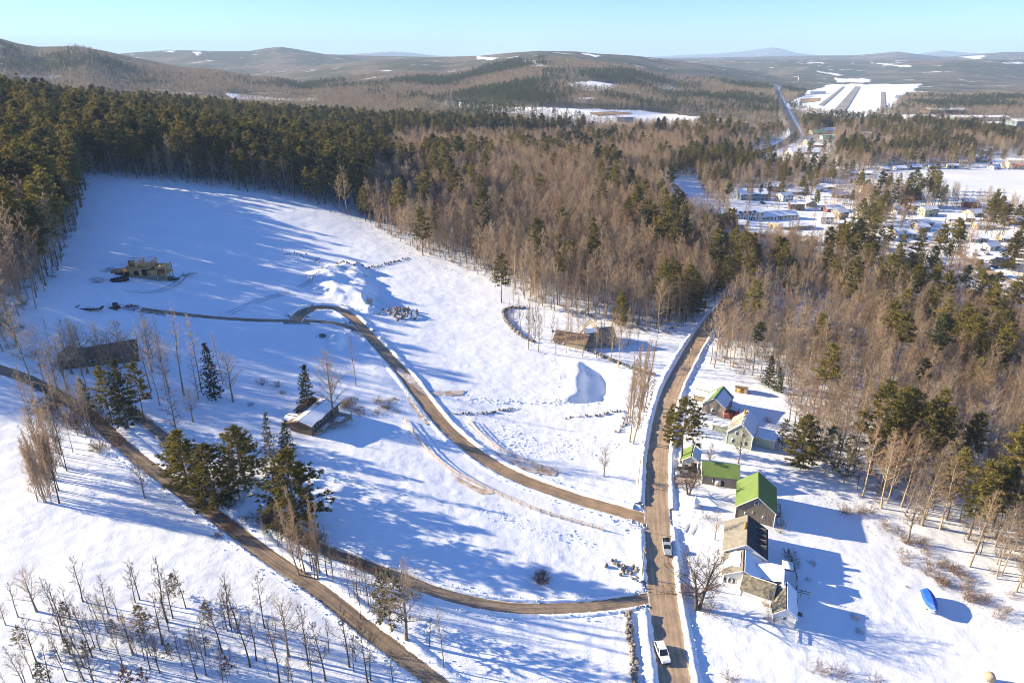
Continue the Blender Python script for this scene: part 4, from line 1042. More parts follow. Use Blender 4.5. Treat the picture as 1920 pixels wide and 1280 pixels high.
boxes('timber', [(-11 + 2.2 * k, -5.56, 2.2, .35, .12, 4.4) for k in range(11)], M['black'], e); boxes('dormer', [(-8 + 4 * k, -4.2, 6.2, 2.4, 2.2, 1.4) for k in range(4)], M['black'], e)
e = town_house(1460, 412, 32, 11, 14, 'white', 'long low shop wing with black posts and a clean white snow roof', 1, cat='shop', name='shop', rh=3.2)
boxes('timber', [(-15 + 2.7 * k, -5.56, 1.3, .35, .12, 2.6) for k in range(12)], M['black'], e)
e = town_house(1487, 432, 26, 15, 14, 'tan', 'tan flat-fronted store with a broad snowy roof beside the parking lot', 1, 'roof_tan', cat='shop', name='shop', rh=2.2)
e = town_house(1450, 447, 34, 14, -25, 'brown', 'brown warehouse with a long slanting snow-covered roof near the pines', 1, 'roof_brown', cat='warehouse', name='warehouse', rh=2.4)
e = town_house(1503, 458, 24, 12, -25, 'brown', 'brown warehouse annex with a bare tan roof next to the pines', 1, 'roof_cedar', False, cat='warehouse', name='warehouse', rh=2.2)
e = town_house(1388, 428, 12, 10, -35, 'grey', 'grey cottage with two white roof planes behind the road pines', 1)
e = town_house(1412, 376, 26, 14, 8, 'slate blue', 'shaded blue-grey house with a wide snow roof north of the timbered shops', 2)
for px, py, L, W, yw, col, st, what in [
 (1522,388,12,9,80,'tan',1,'tan house with a bright end wall beside the parking lot'),(1565,398,16,9,10,'barn red',1,'red-brown ranch along the curved town road'),(1535,360,10,8,20,'white',1,'small white house below the curved street trees'),
 (1580,372,13,9,5,'grey',1,'grey bungalow east of the long shop roof'),(1462,352,12,9,15,'brown',1,'brown cabin in the snowy lots north of the shops'),(1500,345,10,8,-10,'cream',1,'cream cottage at the snowy lots edge'),
 (1640,470,12,9,10,'white',2,'white two-storey house in the open snow below the big pines'),(1660,452,10,8,-20,'grey',1,'grey gabled house behind the white two-storey house'),(1700,446,14,9,5,'cream',1,'cream ranch with a low snowy roof near the pines'),
 (1735,425,12,8,12,'tan',1,'tan roofed house under the orange oak'),(1760,505,11,8,-15,'white',1,'white garage house by the snowy street'),(1835,455,12,9,0,'slate blue',1,'blue house on the lake road among cars'),
 (1862,470,10,8,20,'white',1,'white cottage behind the blue house'),(1895,455,11,8,-10,'grey',1,'grey lakeside cottage beside the tall pines'),(1850,430,14,8,0,'cream',1,'cream lake lodge under the tall pine pair'),
 (1690,402,10,8,10,'white',1,'white cottage near the frozen shore'),(1715,392,9,7,-5,'brown',1,'brown boathouse near the frozen shore'),(1610,345,10,8,15,'tan',1,'tan house above the frozen cove'),
 (1626,330,11,8,-5,'white',1,'white house at the west shore of the lake'),(1660,322,10,8,12,'grey',1,'grey house on the far lake shore'),(1690,320,12,8,0,'white',1,'white house on the far lake shore'),(1720,318,10,8,-8,'brown',1,'brown house on the far lake shore'),
 (1752,317,14,9,4,'slate blue',1,'blue boathouse on the far lake shore under dark firs'),(1788,316,12,8,0,'cream',1,'cream house on the far lake shore'),(1845,305,14,9,6,'tan',1,'tan beach pavilion on the far shore'),(1872,312,12,8,-4,'barn red',1,'dark red beach building on the far shore'),
 (1535,252,22,14,10,'tan',1,'shop with a teal metal roof along the highway'),(1555,262,18,12,0,'white',1,'white shop behind the teal roof'),(1510,290,34,20,8,'white',1,'big flat snowy warehouse roof beside the highway bend'),(1590,275,14,10,20,'slate blue',1,'blue-roofed garage by the side road'),
 (1560,248,26,14,0,'cream',1,'cream motel block near the airfield road'),(1600,240,24,12,10,'grey',1,'grey depot south of the airfield'),(1655,268,46,14,3,'grey',1,'long pale shed in the bare woods'),(1450,240,22,12,0,'white',1,'white roadside barn west of the highway'),
 (1525,225,20,12,5,'brown',1,'brown store opposite the airfield entrance'),(1545,330,10,8,0,'sage',1,'sage house in the trees north of town'),(1580,312,10,8,14,'white',1,'white house in the trees north of town'),(1640,300,12,8,0,'cream',1,'cream house north of the lake'),(1600,330,11,8,20,'brown',1,'brown lodge at the cove head')]:
    town_house(px, py, L * (1.0 if py > 300 else 1.15), W, yw, col, what, st, roof='metal_teal' if 'teal' in what else 'roof_dark', full='teal' not in what)
p = at(1912, 318)
b = building('beach_hall', 'cream lakeside hall with a red-striped roof edge on the far shore', p + Vector((12, 10, 0)), R(4), 'hall')
volume(b, 0, 0, 0, 46, 18, 5, 4, M['wall_cream'], [M['roof_cedar'], M['roof_cedar']], .6, wins=[('-y', -18 + 6 * k, 2.2, 2, 2) for k in range(7)]); boxes('red_fascia', [(0, -9.9, 4.7, 47, .4, 1.6)], M['wall_red'], b)
for px, py, L, W, yw, wl, what in [(1700,183,90,30,0,'wall_white','long white aircraft hangar on the airfield edge'),(1715,178,70,24,0,'wall_blue','blue-grey hangar row behind the white hangar'),(1530,176,60,22,10,'wall_white','white terminal shed west of the runway'),(1770,212,90,40,0,'wall_brown','wide brown mill building in the woods beyond the lake'),(1830,227,110,40,0,'wall_blue','blue-sided factory with a broad snow roof'),(1720,226,60,30,5,'wall_white','white factory blocks left of the mill'),(1925,235,60,30,0,'wall_blue','bright blue roofed works beyond the woods'),(1170,228,30,14,10,'wall_blue','blue barn at the edge of the white valley field'),(1100,194,36,14,0,'wall_white','white farm buildings above the valley field')]:
    q = at(px, py); e = building('hangar' if 'hangar' in what else 'warehouse', what, q, R(yw), 'hangar' if 'hangar' in what else 'warehouse')
    volume(e, 0, 0, 0, L, W, 8, 3, M[wl], M['roof_dark'], 1, snow=[(1, 0, 1, 0, 1), (-1, 0, 1, 0, 1)], found=4)
q = at(1497, 152); b = building('control_tower', 'slim white tower with a red top on the ridge beyond the highway', q, 0, 'tower')
boxes('shaft', [(0, 0, 8, 5, 5, 18)], M['wall_white'], b); boxes('cab', [(0, 0, 19, 8, 8, 4)], M['wall_red'], b); boxes('roof', [(0, 0, 21.6, 9, 9, 1.2)], M['trim'], b)

# scattered homes of the town and of the valley beyond
gh = np.random.default_rng(44); n_h = 0; HM = [(1450,360,'north of the timbered shops'),(1560,350,'beyond the shop parking'),(1600,420,'east of the long shop roof'),(1720,430,'below the frozen shore'),(1880,440,'by the tall pine pair'),(1650,500,'above the eastern woods'),(1780,520,'near the street corner'),(1900,560,'at the street end'),(1500,300,'by the highway bend'),(1620,290,'in the woods west of the lake'),(1750,270,'in the woods beyond the lake'),(1880,260,'in the far woods of the eastern edge')]
COLS = ['white', 'tan', 'grey', 'cream', 'brown', 'slate blue', 'white', 'grey', 'barn red', 'sage']
while n_h < 58:
    px, py = 1385 + 540 * gh.random(), 250 + 340 * gh.random() ** .9
    if py > 480 and px < 1600 + (py - 480) * 2.2: continue
    if px < 1500 and py < 330: continue
    q = at(px, py)
    if in_poly(LAKE, np.array([px]), np.array([py]))[0] or road_gap(np.array([q.x]), np.array([q.y]))[0] < 7 or any((q.x - a) ** 2 + (q.y - b_) ** 2 < (c_ + 8) ** 2 for a, b_, c_ in BUILT): continue
    col = COLS[n_h % 10]; w = min(HM, key=lambda m: (m[0] - px) ** 2 + 3 * (m[1] - py) ** 2)[2]; two = n_h % 3 == 0
    town_house(px, py, 9 + 6 * gh.random(), 7.5 + 2 * gh.random(), gh.random() * 60 - 30, col, f'{"two-storey" if two else "low"} {col} house with a snowy roof {w}', 2 if two else 1, group='small houses of the town'); n_h += 1
# ------------------------------------------------------------ vehicles
def paint(nm, c): return mat(nm, c, rough=.25, spec=.5)
M['car_white'] = paint('white_paint', (0.75, 0.76, 0.77)); M['car_silver'] = paint('silver_paint', (0.33, 0.37, 0.42)); M['car_black'] = paint('dark_paint', (0.03, 0.032, 0.038)); M['car_blue'] = paint('blue_paint', (0.05, 0.10, 0.25)); M['car_red'] = paint('red_paint', (0.28, 0.03, 0.03))
M['tyre'] = mat('tyre_rubber', (0.02, 0.02, 0.02)); M['rim'] = mat('wheel_rim', (0.45, 0.45, 0.46), rough=.3, metal=.8); M['lamp'] = mat('lamp_glass', (0.7, 0.72, 0.74), rough=.1, spec=.6); M['tail'] = mat('tail_lamp', (0.4, 0.02, 0.02), rough=.2)
def loft(name, st, m, parent, cap=True):
    """st: list of (x, half width, z low, z high, corner) rounded-box sections along x"""
    V, F = [], []
    for x, w, z0, z1, c in st:
        for y, z in ((-w + c, z0), (w - c, z0), (w, z0 + c), (w, z1 - c), (w - c, z1), (-w + c, z1), (-w, z1 - c), (-w, z0 + c)): V.append((x, y, z))
    for i in range(len(st) - 1):
        for j in range(8): F.append([i * 8 + j, i * 8 + (j + 1) % 8, (i + 1) * 8 + (j + 1) % 8, (i + 1) * 8 + j])
    F += [list(range(8))[::-1], [8 * (len(st) - 1) + j for j in range(8)]]
    return polymesh(name, V, F, m, parent)
def wheel(parent, x, y, r=.36):
    g = Geo(); s = 1 if y > 0 else -1; k = 14
    g.tubes([[x, y - s * .11, r]], [[x, y + s * .11, r]], r, r, k); v, f = g.arr()
    a = [[i, (i + 1) % k, (i + 2) % k] for i in range(0)]
    c1 = len(v); v = np.vstack([v, [[x, y - s * .11, r], [x, y + s * .11, r]]]); i = np.arange(k); j = (i + 1) % k
    f = np.vstack([f, np.stack([i * 0 + c1, j, i], 1), np.stack([i * 0 + c1 + 1, i + k, j + k], 1)])
    w = put(bpy.data.objects.new('wheel', np_mesh('wheel', v, f, M['tyre'])), parent=parent)
    g = Geo(); g.tubes([[x, y + s * .08, r]], [[x, y + s * .125, r]], r * .62, r * .5, 10); v, f = g.arr(); c = len(v); v = np.vstack([v, [[x, y + s * .13, r]]]); i = np.arange(10)
    put(bpy.data.objects.new('rim', np_mesh('rim', v, np.vstack([f, np.stack([i * 0 + c, i + 10, (i + 1) % 10 + 10], 1)]), M['rim'])), parent=w)
def car(name, label, p, yaw, pm, style='suv', cat='car', group=None, s=1.0):
    e = empty(name, p, yaw, label, cat, group, s)
    L, w = (4.7, .92) if style != 'pickup' else (5.6, .98); h = L / 2
    bl = 1.02 if style != 'pickup' else 1.1
    loft('body', [(-h, w * .86, .42, .85, .12), (-h + .15, w * .95, .32, .98, .14), (-h + .9, w, .28, bl, .14), (.35, w, .28, bl, .14), (.75, w, .28, bl - .03, .14), (h - .35, w * .95, .3, .92, .14), (h - .05, w * .84, .4, .74, .12)], pm, e)
    if style == 'suv': cab = (-h + .12, -h + .62, .15, 1.05, 1.66)
    elif style == 'pickup': cab = (-.55, -.35, .55, 1.2, 1.80)
    else: cab = (-h + .75, -h + 1.35, .1, 1.1, 1.42)
    b0, r0, r1, b1, zt = cab; zb = bl - .04; wi, wr = w * .93, w * .74
    def fr(nm, m, za, zc, gx=0.0, gy=0.0):
        t0, t1 = (za - zb) / (zt - zb), (zc - zb) / (zt - zb); V = []
        for t in (t0, t1):
            xb, xr, ww = b0 + (r0 - b0) * t - gx, b1 + (r1 - b1) * t + gx, wi + (wr - wi) * t + gy; zz = zb + (zt - zb) * t
            V += [(xb, -ww, zz), (xr, -ww, zz), (xr, ww, zz), (xb, ww, zz)]
        return polymesh(nm, V, [[3, 2, 1, 0], [4, 5, 6, 7], [0, 1, 5, 4], [1, 2, 6, 5], [2, 3, 7, 6], [3, 0, 4, 7]], m, e)
    fr('cabin_glass', M['glass'], zb, zt - .06); fr('roof', pm, zt - .06, zt, .02, .02)
    S = []
    for sy in (-1, 1):
        for xb, xr in ((b0, r0), (b1, r1), ((b0 + b1) / 2, (r0 + r1) / 2)): S.append(((xb, sy * wi, zb), (xr, sy * wr, zt - .03)))
    bars('pillar', S, .055, pm, e)
    if style == 'pickup':
        boxes('bed', [(-1.72, 0, 1.075, 1.95, 1.6, .07)], M['black'], e); boxes('bed_rail', [(-1.7, .9, 1.15, 2.1, .12, .12), (-1.7, -.9, 1.15, 2.1, .12, .12), (-2.72, 0, 1.15, .1, 1.8, .12)], pm, e)
    for x in (-h + .95, h - .95):
        for y in (-w + .06, w - .06): wheel(e, x, y)
    for sy in (-1, 1):
        boxes('headlight', [(h - .16, sy * w * .66, .72, .16, .36, .16)], M['lamp'], e); boxes('tail_light', [(-h + .04, sy * w * .78, .82, .12, .22, .26)], M['tail'], e)
        boxes('mirror', [(.62, sy * (w + .1), bl + .08, .14, .2, .14)], pm, e)
    boxes('bumper', [(h - .02, 0, .42, .12, 1.5, .2), (-h + .0, 0, .42, .12, 1.5, .2)], M['steel'], e)
    return e
def zr(p, dz=.06): return Vector((p.x, p.y, h1(p.x, p.y) + dz))
a, b2 = at(1233, 1210), at(1240, 1246); q = (a + b2) / 2
car('car', 'white sport utility vehicle driving at the near end of the road', zr(q + Vector((.5, 0, 0))), R(-82), M['car_white'], 'suv', s=1.05)
a, b2 = at(1248, 1017), at(1252, 1042); q = (a + b2) / 2
car('pickup_truck', 'silver pickup truck at the road edge opposite the white field', zr(q), R(-97), M['car_silver'], 'pickup', 'truck')
car('pickup_truck', 'black pickup parked beside the white garage', zr(at(1287, 884)), R(172), M['car_black'], 'pickup', 'truck')
car('car', 'silver sedan parked in front of the black pickup', zr(at(1282, 892)), R(175), M['car_silver'], 'sedan')
car('car', 'dark car parked near the framed house', zr(at(325, 526)), R(20), M['car_black'], 'suv')
car('pickup_truck', 'blue-grey pickup at the end of the site track', zr(at(245, 580)), R(178), M['car_silver'], 'pickup', 'truck')
TC = [(1505,425,'car_silver','silver'),(1512,422,'car_black','black'),(1520,428,'car_white','white'),(1455,378,'car_blue','blue'),(1430,382,'car_black','dark'),(1500,372,'car_silver','silver'),(1520,376,'car_blue','blue'),(1842,470,'car_blue','blue'),(1850,478,'car_white','white'),(1830,480,'car_silver','silver'),(1868,486,'car_white','white'),(1785,500,'car_blue','blue'),(1850,505,'car_silver','pale silver'),(1862,502,'car_blue','blue'),(1480,262,'car_white','white'),(1478,240,'car_black','black'),(1486,250,'car_silver','silver')]
WH = ['beside the tan store','in front of the tan store','at the warehouse corner','behind the timbered shop','by the shaded blue house','in the snowy lot north of the shops','at the snowy lot edge','in the lake road driveway','beside the blue house','at the end of the lake road','below the tall pine pair','in the snow beside the white garage house','on the street corner east of the woods','on the snowy street corner','on the highway near the bend','on the highway beyond the bend','on the highway in the middle']
for (px, py, m, cn), wv in zip(TC, WH): car('car', f'small {cn} car {wv}', zr(at(px, py), .15), random.random() * 6.28 if py > 270 else R(110), M[m], random.choice(['suv', 'sedan']), group='cars around the town')

# boat under a blue tarpaulin
q = at(1741, 1136); e = empty('boat', zr(q, 0), R(-103), 'boat on blocks wrapped in a bright blue tarpaulin on the snow', 'boat')
hs = [(-3.3, .95, .55, 1.5, .2), (-1.5, 1.15, .5, 1.6, .3), (.8, 1.1, .5, 1.65, .3), (2.3, .75, .6, 1.8, .3), (3.3, .16, 1.1, 1.95, .06)]
M['hull'] = mat('hull_white', (0.6, 0.58, 0.52), rough=.35, spec=.5); M['tarp'] = mat('blue_tarp', (0.015, 0.10, 0.55), rough=.45, spec=.4, var=.2, vscale=1.0, bump=.12, bscale=1.2)
loft('hull', hs, M['hull'], e)
V, F = [], []
for x, w, rz, ez in [(-3.35, .98, 1.95, 1.15), (-2.9, 1.02, 2.5, 1.2), (-1, 1.2, 2.75, 1.2), (1, 1.12, 2.7, 1.25), (2.4, .78, 2.35, 1.4), (3.4, .2, 2.05, 1.5)]:
    V += [(x, -w - .05, ez), (x, -w * .85, rz - .55), (x, 0, rz), (x, w * .85, rz - .55), (x, w + .05, ez)]
for i in range(5):
    for j in range(4): F.append([i * 5 + j, i * 5 + j + 1, i * 5 + j + 6, i * 5 + j + 5])
F += [[0, 1, 2, 3, 4], [25, 26, 27, 28, 29]]
polymesh('tarpaulin', V, F, M['tarp'], e)
for x, y in ((-2.2, -.7), (-2.2, .7), (1.2, -.7), (1.2, .7)): boxes('jack_stand', [(x, y, .25, .2, .2, 1.0)], M['wall_brown'], e)
boxes('keel', [(-.3, 0, .32, 5, .15, .5)], M['wall_brown'], e)
q = at(1854, 1275); e = empty('round_post', zr(q, .0), R(70), 'small round-topped tan post standing near the snowy lower corner', 'bale')  # plain tan roll drawn in place of a short round-topped post
g = Geo(); g.tubes([[-.5, 0, .9]], [[.5, 0, .9]], .9, .9, 16); v, f = g.arr(); i = np.arange(16); v = np.vstack([v, [[-.55, 0, .9], [.55, 0, .9]]]); f = np.vstack([f, np.stack([i * 0 + 32, (i + 1) % 16, i], 1), np.stack([i * 0 + 33, i + 16, (i + 1) % 16 + 16], 1)])
put(bpy.data.objects.new('roll', np_mesh('roll', v, f, M['wall_tan'])), parent=e)

# dumpster, loader, trailer and lumber on the building site
q = at(225, 528); e = empty('dumpster', zr(q, 0), R(52), 'open dark dumpster with snow inside, parked beside the framed house', 'dumpster')
boxes('shell', [(0, -1.15, .8, 5.6, .12, 1.5), (0, 1.15, .8, 5.6, .12, 1.5), (-2.8, 0, .8, .12, 2.3, 1.5), (2.8, 0, .8, .12, 2.3, 1.5), (0, 0, .2, 5.6, 2.3, .15)], M['steel'], e)
boxes('debris', [(-1.2, .2, .9, 1.6, 1.0, .3, .4), (.8, -.2, .85, 1.4, 1.1, .25, -.3), (0, .4, 1.05, 1.2, .3, .2, .8)], M['bank'], e); boxes('rib', [(-2 + k, s * 1.24, .8, .12, .08, 1.4) for k in range(5) for s in (-1, 1)], M['black'], e)
q = at(217, 580); e = empty('skid_loader', zr(q, 0), R(170), 'dark compact loader at the end of the site track', 'loader')
loft('body', [(-1.4, .6, .5, 1.2, .1), (-.2, .7, .45, 1.4, .1), (.5, .7, .4, 1.0, .1)], M['steel'], e); boxes('cab', [(-.2, 0, 1.7, 1.2, 1.1, 1.1)], M['glass'], e); boxes('cab_roof', [(-.2, 0, 2.3, 1.3, 1.2, .12)], M['black'], e)
bars('lift_arm', [((-1.2, s * .8, 1.6), (1.2, s * .8, .7)) for s in (-1, 1)], .1, M['orange'], e); boxes('bucket', [(1.5, 0, .4, .7, 1.8, .7)], M['black'], e)
for x in (-.9, .4):
    for y in (-.85, .85): wheel(e, x, y, .42)
q = at(170, 581); e = empty('trailer', zr(q, 0), R(4), 'low black flatbed trailer edged with snow at the site corner', 'trailer')
boxes('bed_frame', [(0, -1.1, .7, 7.6, .15, .5), (-3.8, 0, .9, .15, 2.2, 1.2), (3.7, 0, .8, .12, 2.2, .8), (0, 0, .5, 7.6, 2.2, .12)], M['black'], e); boxes('snow_cover', [(0, .1, .65, 7.2, 2.0, .18)], M['bank'], e)
for x in (-.6, .5):
    for y in (-1.2, 1.2): wheel(e, x, y, .35)
for px, py, n, yw, lab in ((178,528,9,25,'loose stack of grey boards in the snow west of the framed house'),(205,508,7,40,'scattered dark boards behind the framed house'),(350,517,6,15,'scrap boards scattered near the dark car')):
    q = at(px, py); e = empty('lumber_pile', zr(q, 0), R(yw), lab, 'lumber'); g = np.random.default_rng(px)
    for k in range(n): boxes('board', [(g.normal() * 1.2, g.normal() * 1.4, .2 + .08 * k, 3.5 + g.random() * 2, .3, .07, g.normal() * .25)], M['lumber_grey'], e)

# ------------------------------------------------------------ post-and-rail fences
import bmesh
def unit_box(nm, m):
    bm = bmesh.new(); bmesh.ops.create_cube(bm, size=1.0); me = bpy.data.meshes.new(nm); bm.to_mesh(me); bm.free(); me.materials.append(m); return me
def fence(label, pix, span, h, rails, m, name='rail_fence'):
    l = pix_line(pix, span); o = Vector((l[0][0], l[0][1], h1(*l[0]))); e = empty(name, o, 0, label, 'fence')
    pm, rm = unit_box('post', m), unit_box('rail', m); zz = hgt(l[:, 0], l[:, 1]) + .1
    for i, (x, y) in enumerate(l):
        b = bpy.data.objects.new('post', pm); b.location = Vector((x, y, zz[i] + h / 2 - .2)) - o; b.scale = (.16, .16, h + .4); put(b, parent=e)
        if i + 1 < len(l):
            x1, y1 = l[i + 1]; d = Vector((x1 - x, y1 - y, zz[i + 1] - zz[i]))
            for k in range(rails):
                b = bpy.data.objects.new('rail', rm); b.location = Vector(((x + x1) / 2, (y + y1) / 2, (zz[i] + zz[i + 1]) / 2 + h * (k + .7) / rails * .95)) - o
                b.rotation_euler = d.to_track_quat('X', 'Z').to_euler(); b.scale = (d.length, .07, .16); put(b, parent=e)
fence('pale post-and-rail fence curving along the south side of the dirt road', [(757,788),(775,812),(800,845),(840,880),(890,908),(950,935),(1010,960),(1070,978),(1130,995)], 2.5, 1.25, 3, M['fence'])
fence('shorter pale post-and-rail fence above the dirt road bend', [(876,788),(900,815),(930,840),(970,860),(1010,876),(1050,887)], 2.5, 1.2, 3, M['fence'])
fence('low grey guard rail fence on the stream crossing', [(762,738),(778,762),(800,790)], 2.4, .7, 1, M['lumber_grey'])
fence('dark pole fence behind the farmhouse garden', [(1490,1120),(1494,1092),(1487,1062),(1478,1035)], 3.0, 1.0, 2, M['wall_grey'])
fence('white picket fence lengths at the farm lawn end', [(1494,1185),(1494,1205)], 1.6, 1.0, 2, M['trim'])

# ------------------------------------------------------------ utility poles and small posts
def pole(px, py, h, label):
    q = at(px, py); e = empty('utility_pole', zr(q, -.3), R(10), label, 'pole'); bars('shaft', [((0, 0, 0), (.1, 0, h))], .13, M['bark_pale'], e, 6); boxes('crossarm', [(.1, 0, h - .6, .12, 1.8, .12)], M['bark_pale'], e); boxes('insulator', [(.1, s * .8, h - .45, .1, .1, .18) for s in (-1, 1)], M['trim'], e)
pole(1203, 1084, 8.5, 'wooden utility pole on the bank beside the white field corner')
pole(1196, 912, 8.5, 'wooden utility pole on the bank above the dirt road mouth')
pole(1291, 690, 8.5, 'wooden utility pole at the road bend below the woods')
q = at(1211, 998); e = empty('road_sign', zr(q, 0), 0, 'small pale road sign on a post at the dirt road mouth', 'sign'); bars('post', [((0, 0, -.5), (0, 0, 2.2))], .05, M['lumber_grey'], e); boxes('sign_board', [(0, 0, 2.1, .06, .9, .3)], M['trim'], e)
q = at(1302, 950); e = empty('well_house', zr(q, 0), R(20), 'tiny white well house with a peaked roof on the farm lawn', 'shed'); boxes('wall', [(0, 0, .8, 1.5, 1.5, 2.0)], M['trim'], e)
polymesh('roof', [(-1, -1, 1.8), (1, -1, 1.8), (1, 1, 1.8), (-1, 1, 1.8), (0, 0, 3.3)], [[0, 1, 4], [1, 2, 4], [2, 3, 4], [3, 0, 4], [3, 2, 1, 0]], M['bank'], e)

# ------------------------------------------------------------ stones
def stone_mesh(seed):
    g = np.random.default_rng(seed); bm = bmesh.new(); bmesh.ops.create_icosphere(bm, subdivisions=1, radius=.5)
    for v in bm.verts: v.co *= .75 + .45 * g.random(); v.co.z *= .75
    me = bpy.data.meshes.new('stone'); bm.to_mesh(me); bm.free(); me.materials.append(M['stone']); return me
STONES = [stone_mesh(i) for i in range(6)]
def stones(name, label, cat, pix, n, size, spread, seed, along=True, pile=0.0):
    g = np.random.default_rng(seed); l = pix_line(pix, .5) if len(pix) > 1 else np.array([[at(*pix[0]).x, at(*pix[0]).y]])
    o = Vector((l[0][0], l[0][1], h1(*l[0]))); e = empty(name, o, 0, label, cat)
    for i in range(n):
        c = l[int((i + g.random()) / n * len(l)) % len(l)] + g.normal(size=2) * spread
        s = size * (.5 + g.random()); dz = pile * max(0, 1 - np.hypot(*(c - l[0])) / (spread * 2)) if len(pix) == 1 else pile * g.random()
        b = bpy.data.objects.new('stone', STONES[i % 6]); b.location = Vector((c[0], c[1], h1(*c) + .15 * s + dz)) - o; b.rotation_euler = g.random(3) * 6; b.scale = (s * 1.2, s, s); put(b, parent=e)
stones('stone_wall', 'tumbled dark stone wall beside the road at the white field end', 'wall', [(1178,1150),(1180,1185),(1186,1225),(1190,1290)], 110, .75, .35, 1, pile=.35)
stones('stone_wall', 'curving dark boulder wall around the birch clearing', 'wall', [(985,578),(950,580),(946,595),(960,615),(980,632),(1000,642)], 170, 1.15, .3, 2, pile=.5)
stones('stone_wall', 'straight dark retaining wall below the weathered barn house', 'wall', [(1040,622),(1075,645),(1120,665),(1180,690),(1225,705)], 170, 1.1, .3, 3, pile=.5)
stones('rock_heap', 'heap of loose dark rocks in the field corner by the road', 'rocks', [(1155,1062),(1175,1070),(1195,1080)], 45, .8, 1.2, 4)
stones('rock_pile', 'pile of snowy boulders beside the dirt road loop', 'rocks', [(752,588)], 80, 1.1, 3.2, 5, pile=2.4)
stones('stone_row', 'row of boulders lining the top of the turning loop', 'rocks', [(560,595),(575,580),(610,571),(640,573),(665,585)], 50, .8, .4, 6)
stones('stone_row', 'boulders along the brow of the snowy fill', 'rocks', [(630,492),(660,496),(690,503),(740,490),(770,484)], 70, .9, .6, 7)
stones('stream_bank', 'dark stones along the thin stream below the basin', 'rocks', [(845,775),(900,775),(965,765)], 60, .6, .4, 8)
stones('stream_bank', 'dark stones along the stream beside the poplars', 'rocks', [(1060,783),(1120,778),(1168,770),(1170,795),(1155,810)], 70, .6, .4, 9)
stones('rock_heap', 'rusty boulders on the snow mound south of the loop', 'rocks', [(606,632)], 16, .8, 1.0, 10, pile=.8)
stones('rock_heap', 'scattered stones on the shaded snowy hillside', 'rocks', [(540,475),(575,482),(600,490)], 26, .7, 2.5, 11)
stones('stone_edge', 'dark ditch stones along the road above the farm', 'rocks', [(1228,700),(1222,740),(1212,780)], 50, .6, .3, 12)

# ------------------------------------------------------------ clods and lumps of snow along ploughed edges and dug ground
def clod(seed):
    g = np.random.default_rng(seed); bm = bmesh.new(); bmesh.ops.create_icosphere(bm, subdivisions=1, radius=.5)
    for v in bm.verts: v.co *= .7 + .5 * g.random(); v.co.z *= .7
    bm.faces.ensure_lookup_table(); V = np.array([v.co[:] for v in bm.verts]); F = np.array([[v.index for v in f.verts] for f in bm.faces]); bm.free(); return V, F
for i in range(3):
    V, F = clod(300 + i); proto(f'clod{i}', ((V, F), (np.zeros((0, 3)), np.zeros((0, 3), int))), M['bank'], M['bank'], 1, ('lump', 'lump'))
gc = np.random.default_rng(88); CP_, CS_ = [], []
for k, n, w in (('main', 1500, 2.6), ('new', 1500, 2.6), ('spur', 500, 1.8), ('lane', 1300, 2.4), ('drive', 500, 1.4)):
    l, rw = ROADS[k]; nn = normals2(l); i = gc.integers(0, len(l), n); sd = np.where(gc.random(n) < .5, 1, -1); o_ = rw / 2 + .1 + w * gc.random(n) ** 1.3
    p = l[i] + nn[i] * (sd * o_)[:, None] + gc.normal(size=(n, 2)) * .6; CP_.append(p); CS_.append(.12 + .42 * gc.random(n) ** 2)
for pix, n, sp, s0 in (([(560,590),(600,572),(650,575),(680,590)], 160, 1.2, .6), ([(850,745),(950,752),(1060,752),(1140,752)], 260, 1.4, .5), ([(880,800),(960,830),(1060,850),(1160,850)], 800, 5.0, .4), ([(820,740),(870,735)], 90, .8, .6), ([(690,560),(715,560),(700,590)], 120, 2.5, .6), ([(575,500),(650,520),(700,540)], 150, 5, .5), ([(1010,650),(1040,690),(1050,720)], 90, 1.5, .5), ([(560,616),(620,612),(680,640)], 120, 1.0, .5), ([(790,900),(900,950),(1000,985),(1100,1010)], 420, 1.6, .3), ([(900,870),(980,905),(1080,930)], 200, 1.6, .35), ([(120,510),(85,560),(75,590)], 120, 1.0, .5), ([(195,335),(430,358),(560,378),(690,425),(770,474),(950,548)], 420, 1.2, .5), ([(1150,970),(1200,985),(1200,1000)], 120, 1.6, .6)):
    l = pix_line(pix, .5); i = gc.integers(0, len(l), n); CP_.append(l[i] + gc.normal(size=(n, 2)) * sp); CS_.append(s0 * (.4 + 1.1 * gc.random(n) ** 2))
cp_, cs_ = np.vstack(CP_), np.concatenate(CS_); ok = road_gap(cp_[:, 0], cp_[:, 1]) > -.25; cp_, cs_ = cp_[ok], cs_[ok]
nearroad = road_gap(cp_[:, 0], cp_[:, 1]); lift = np.where((nearroad > .1) & (nearroad < 2.0), .35, .05)
scatter('snow_clods', ['clod0', 'clod1', 'clod2'], np.stack([cp_[:, 0], cp_[:, 1], hgt(cp_[:, 0], cp_[:, 1]) + lift], 1), cs_ * 1.0, gc.random(len(cs_)) * 6.28, gc.integers(0, 3, len(cs_)))
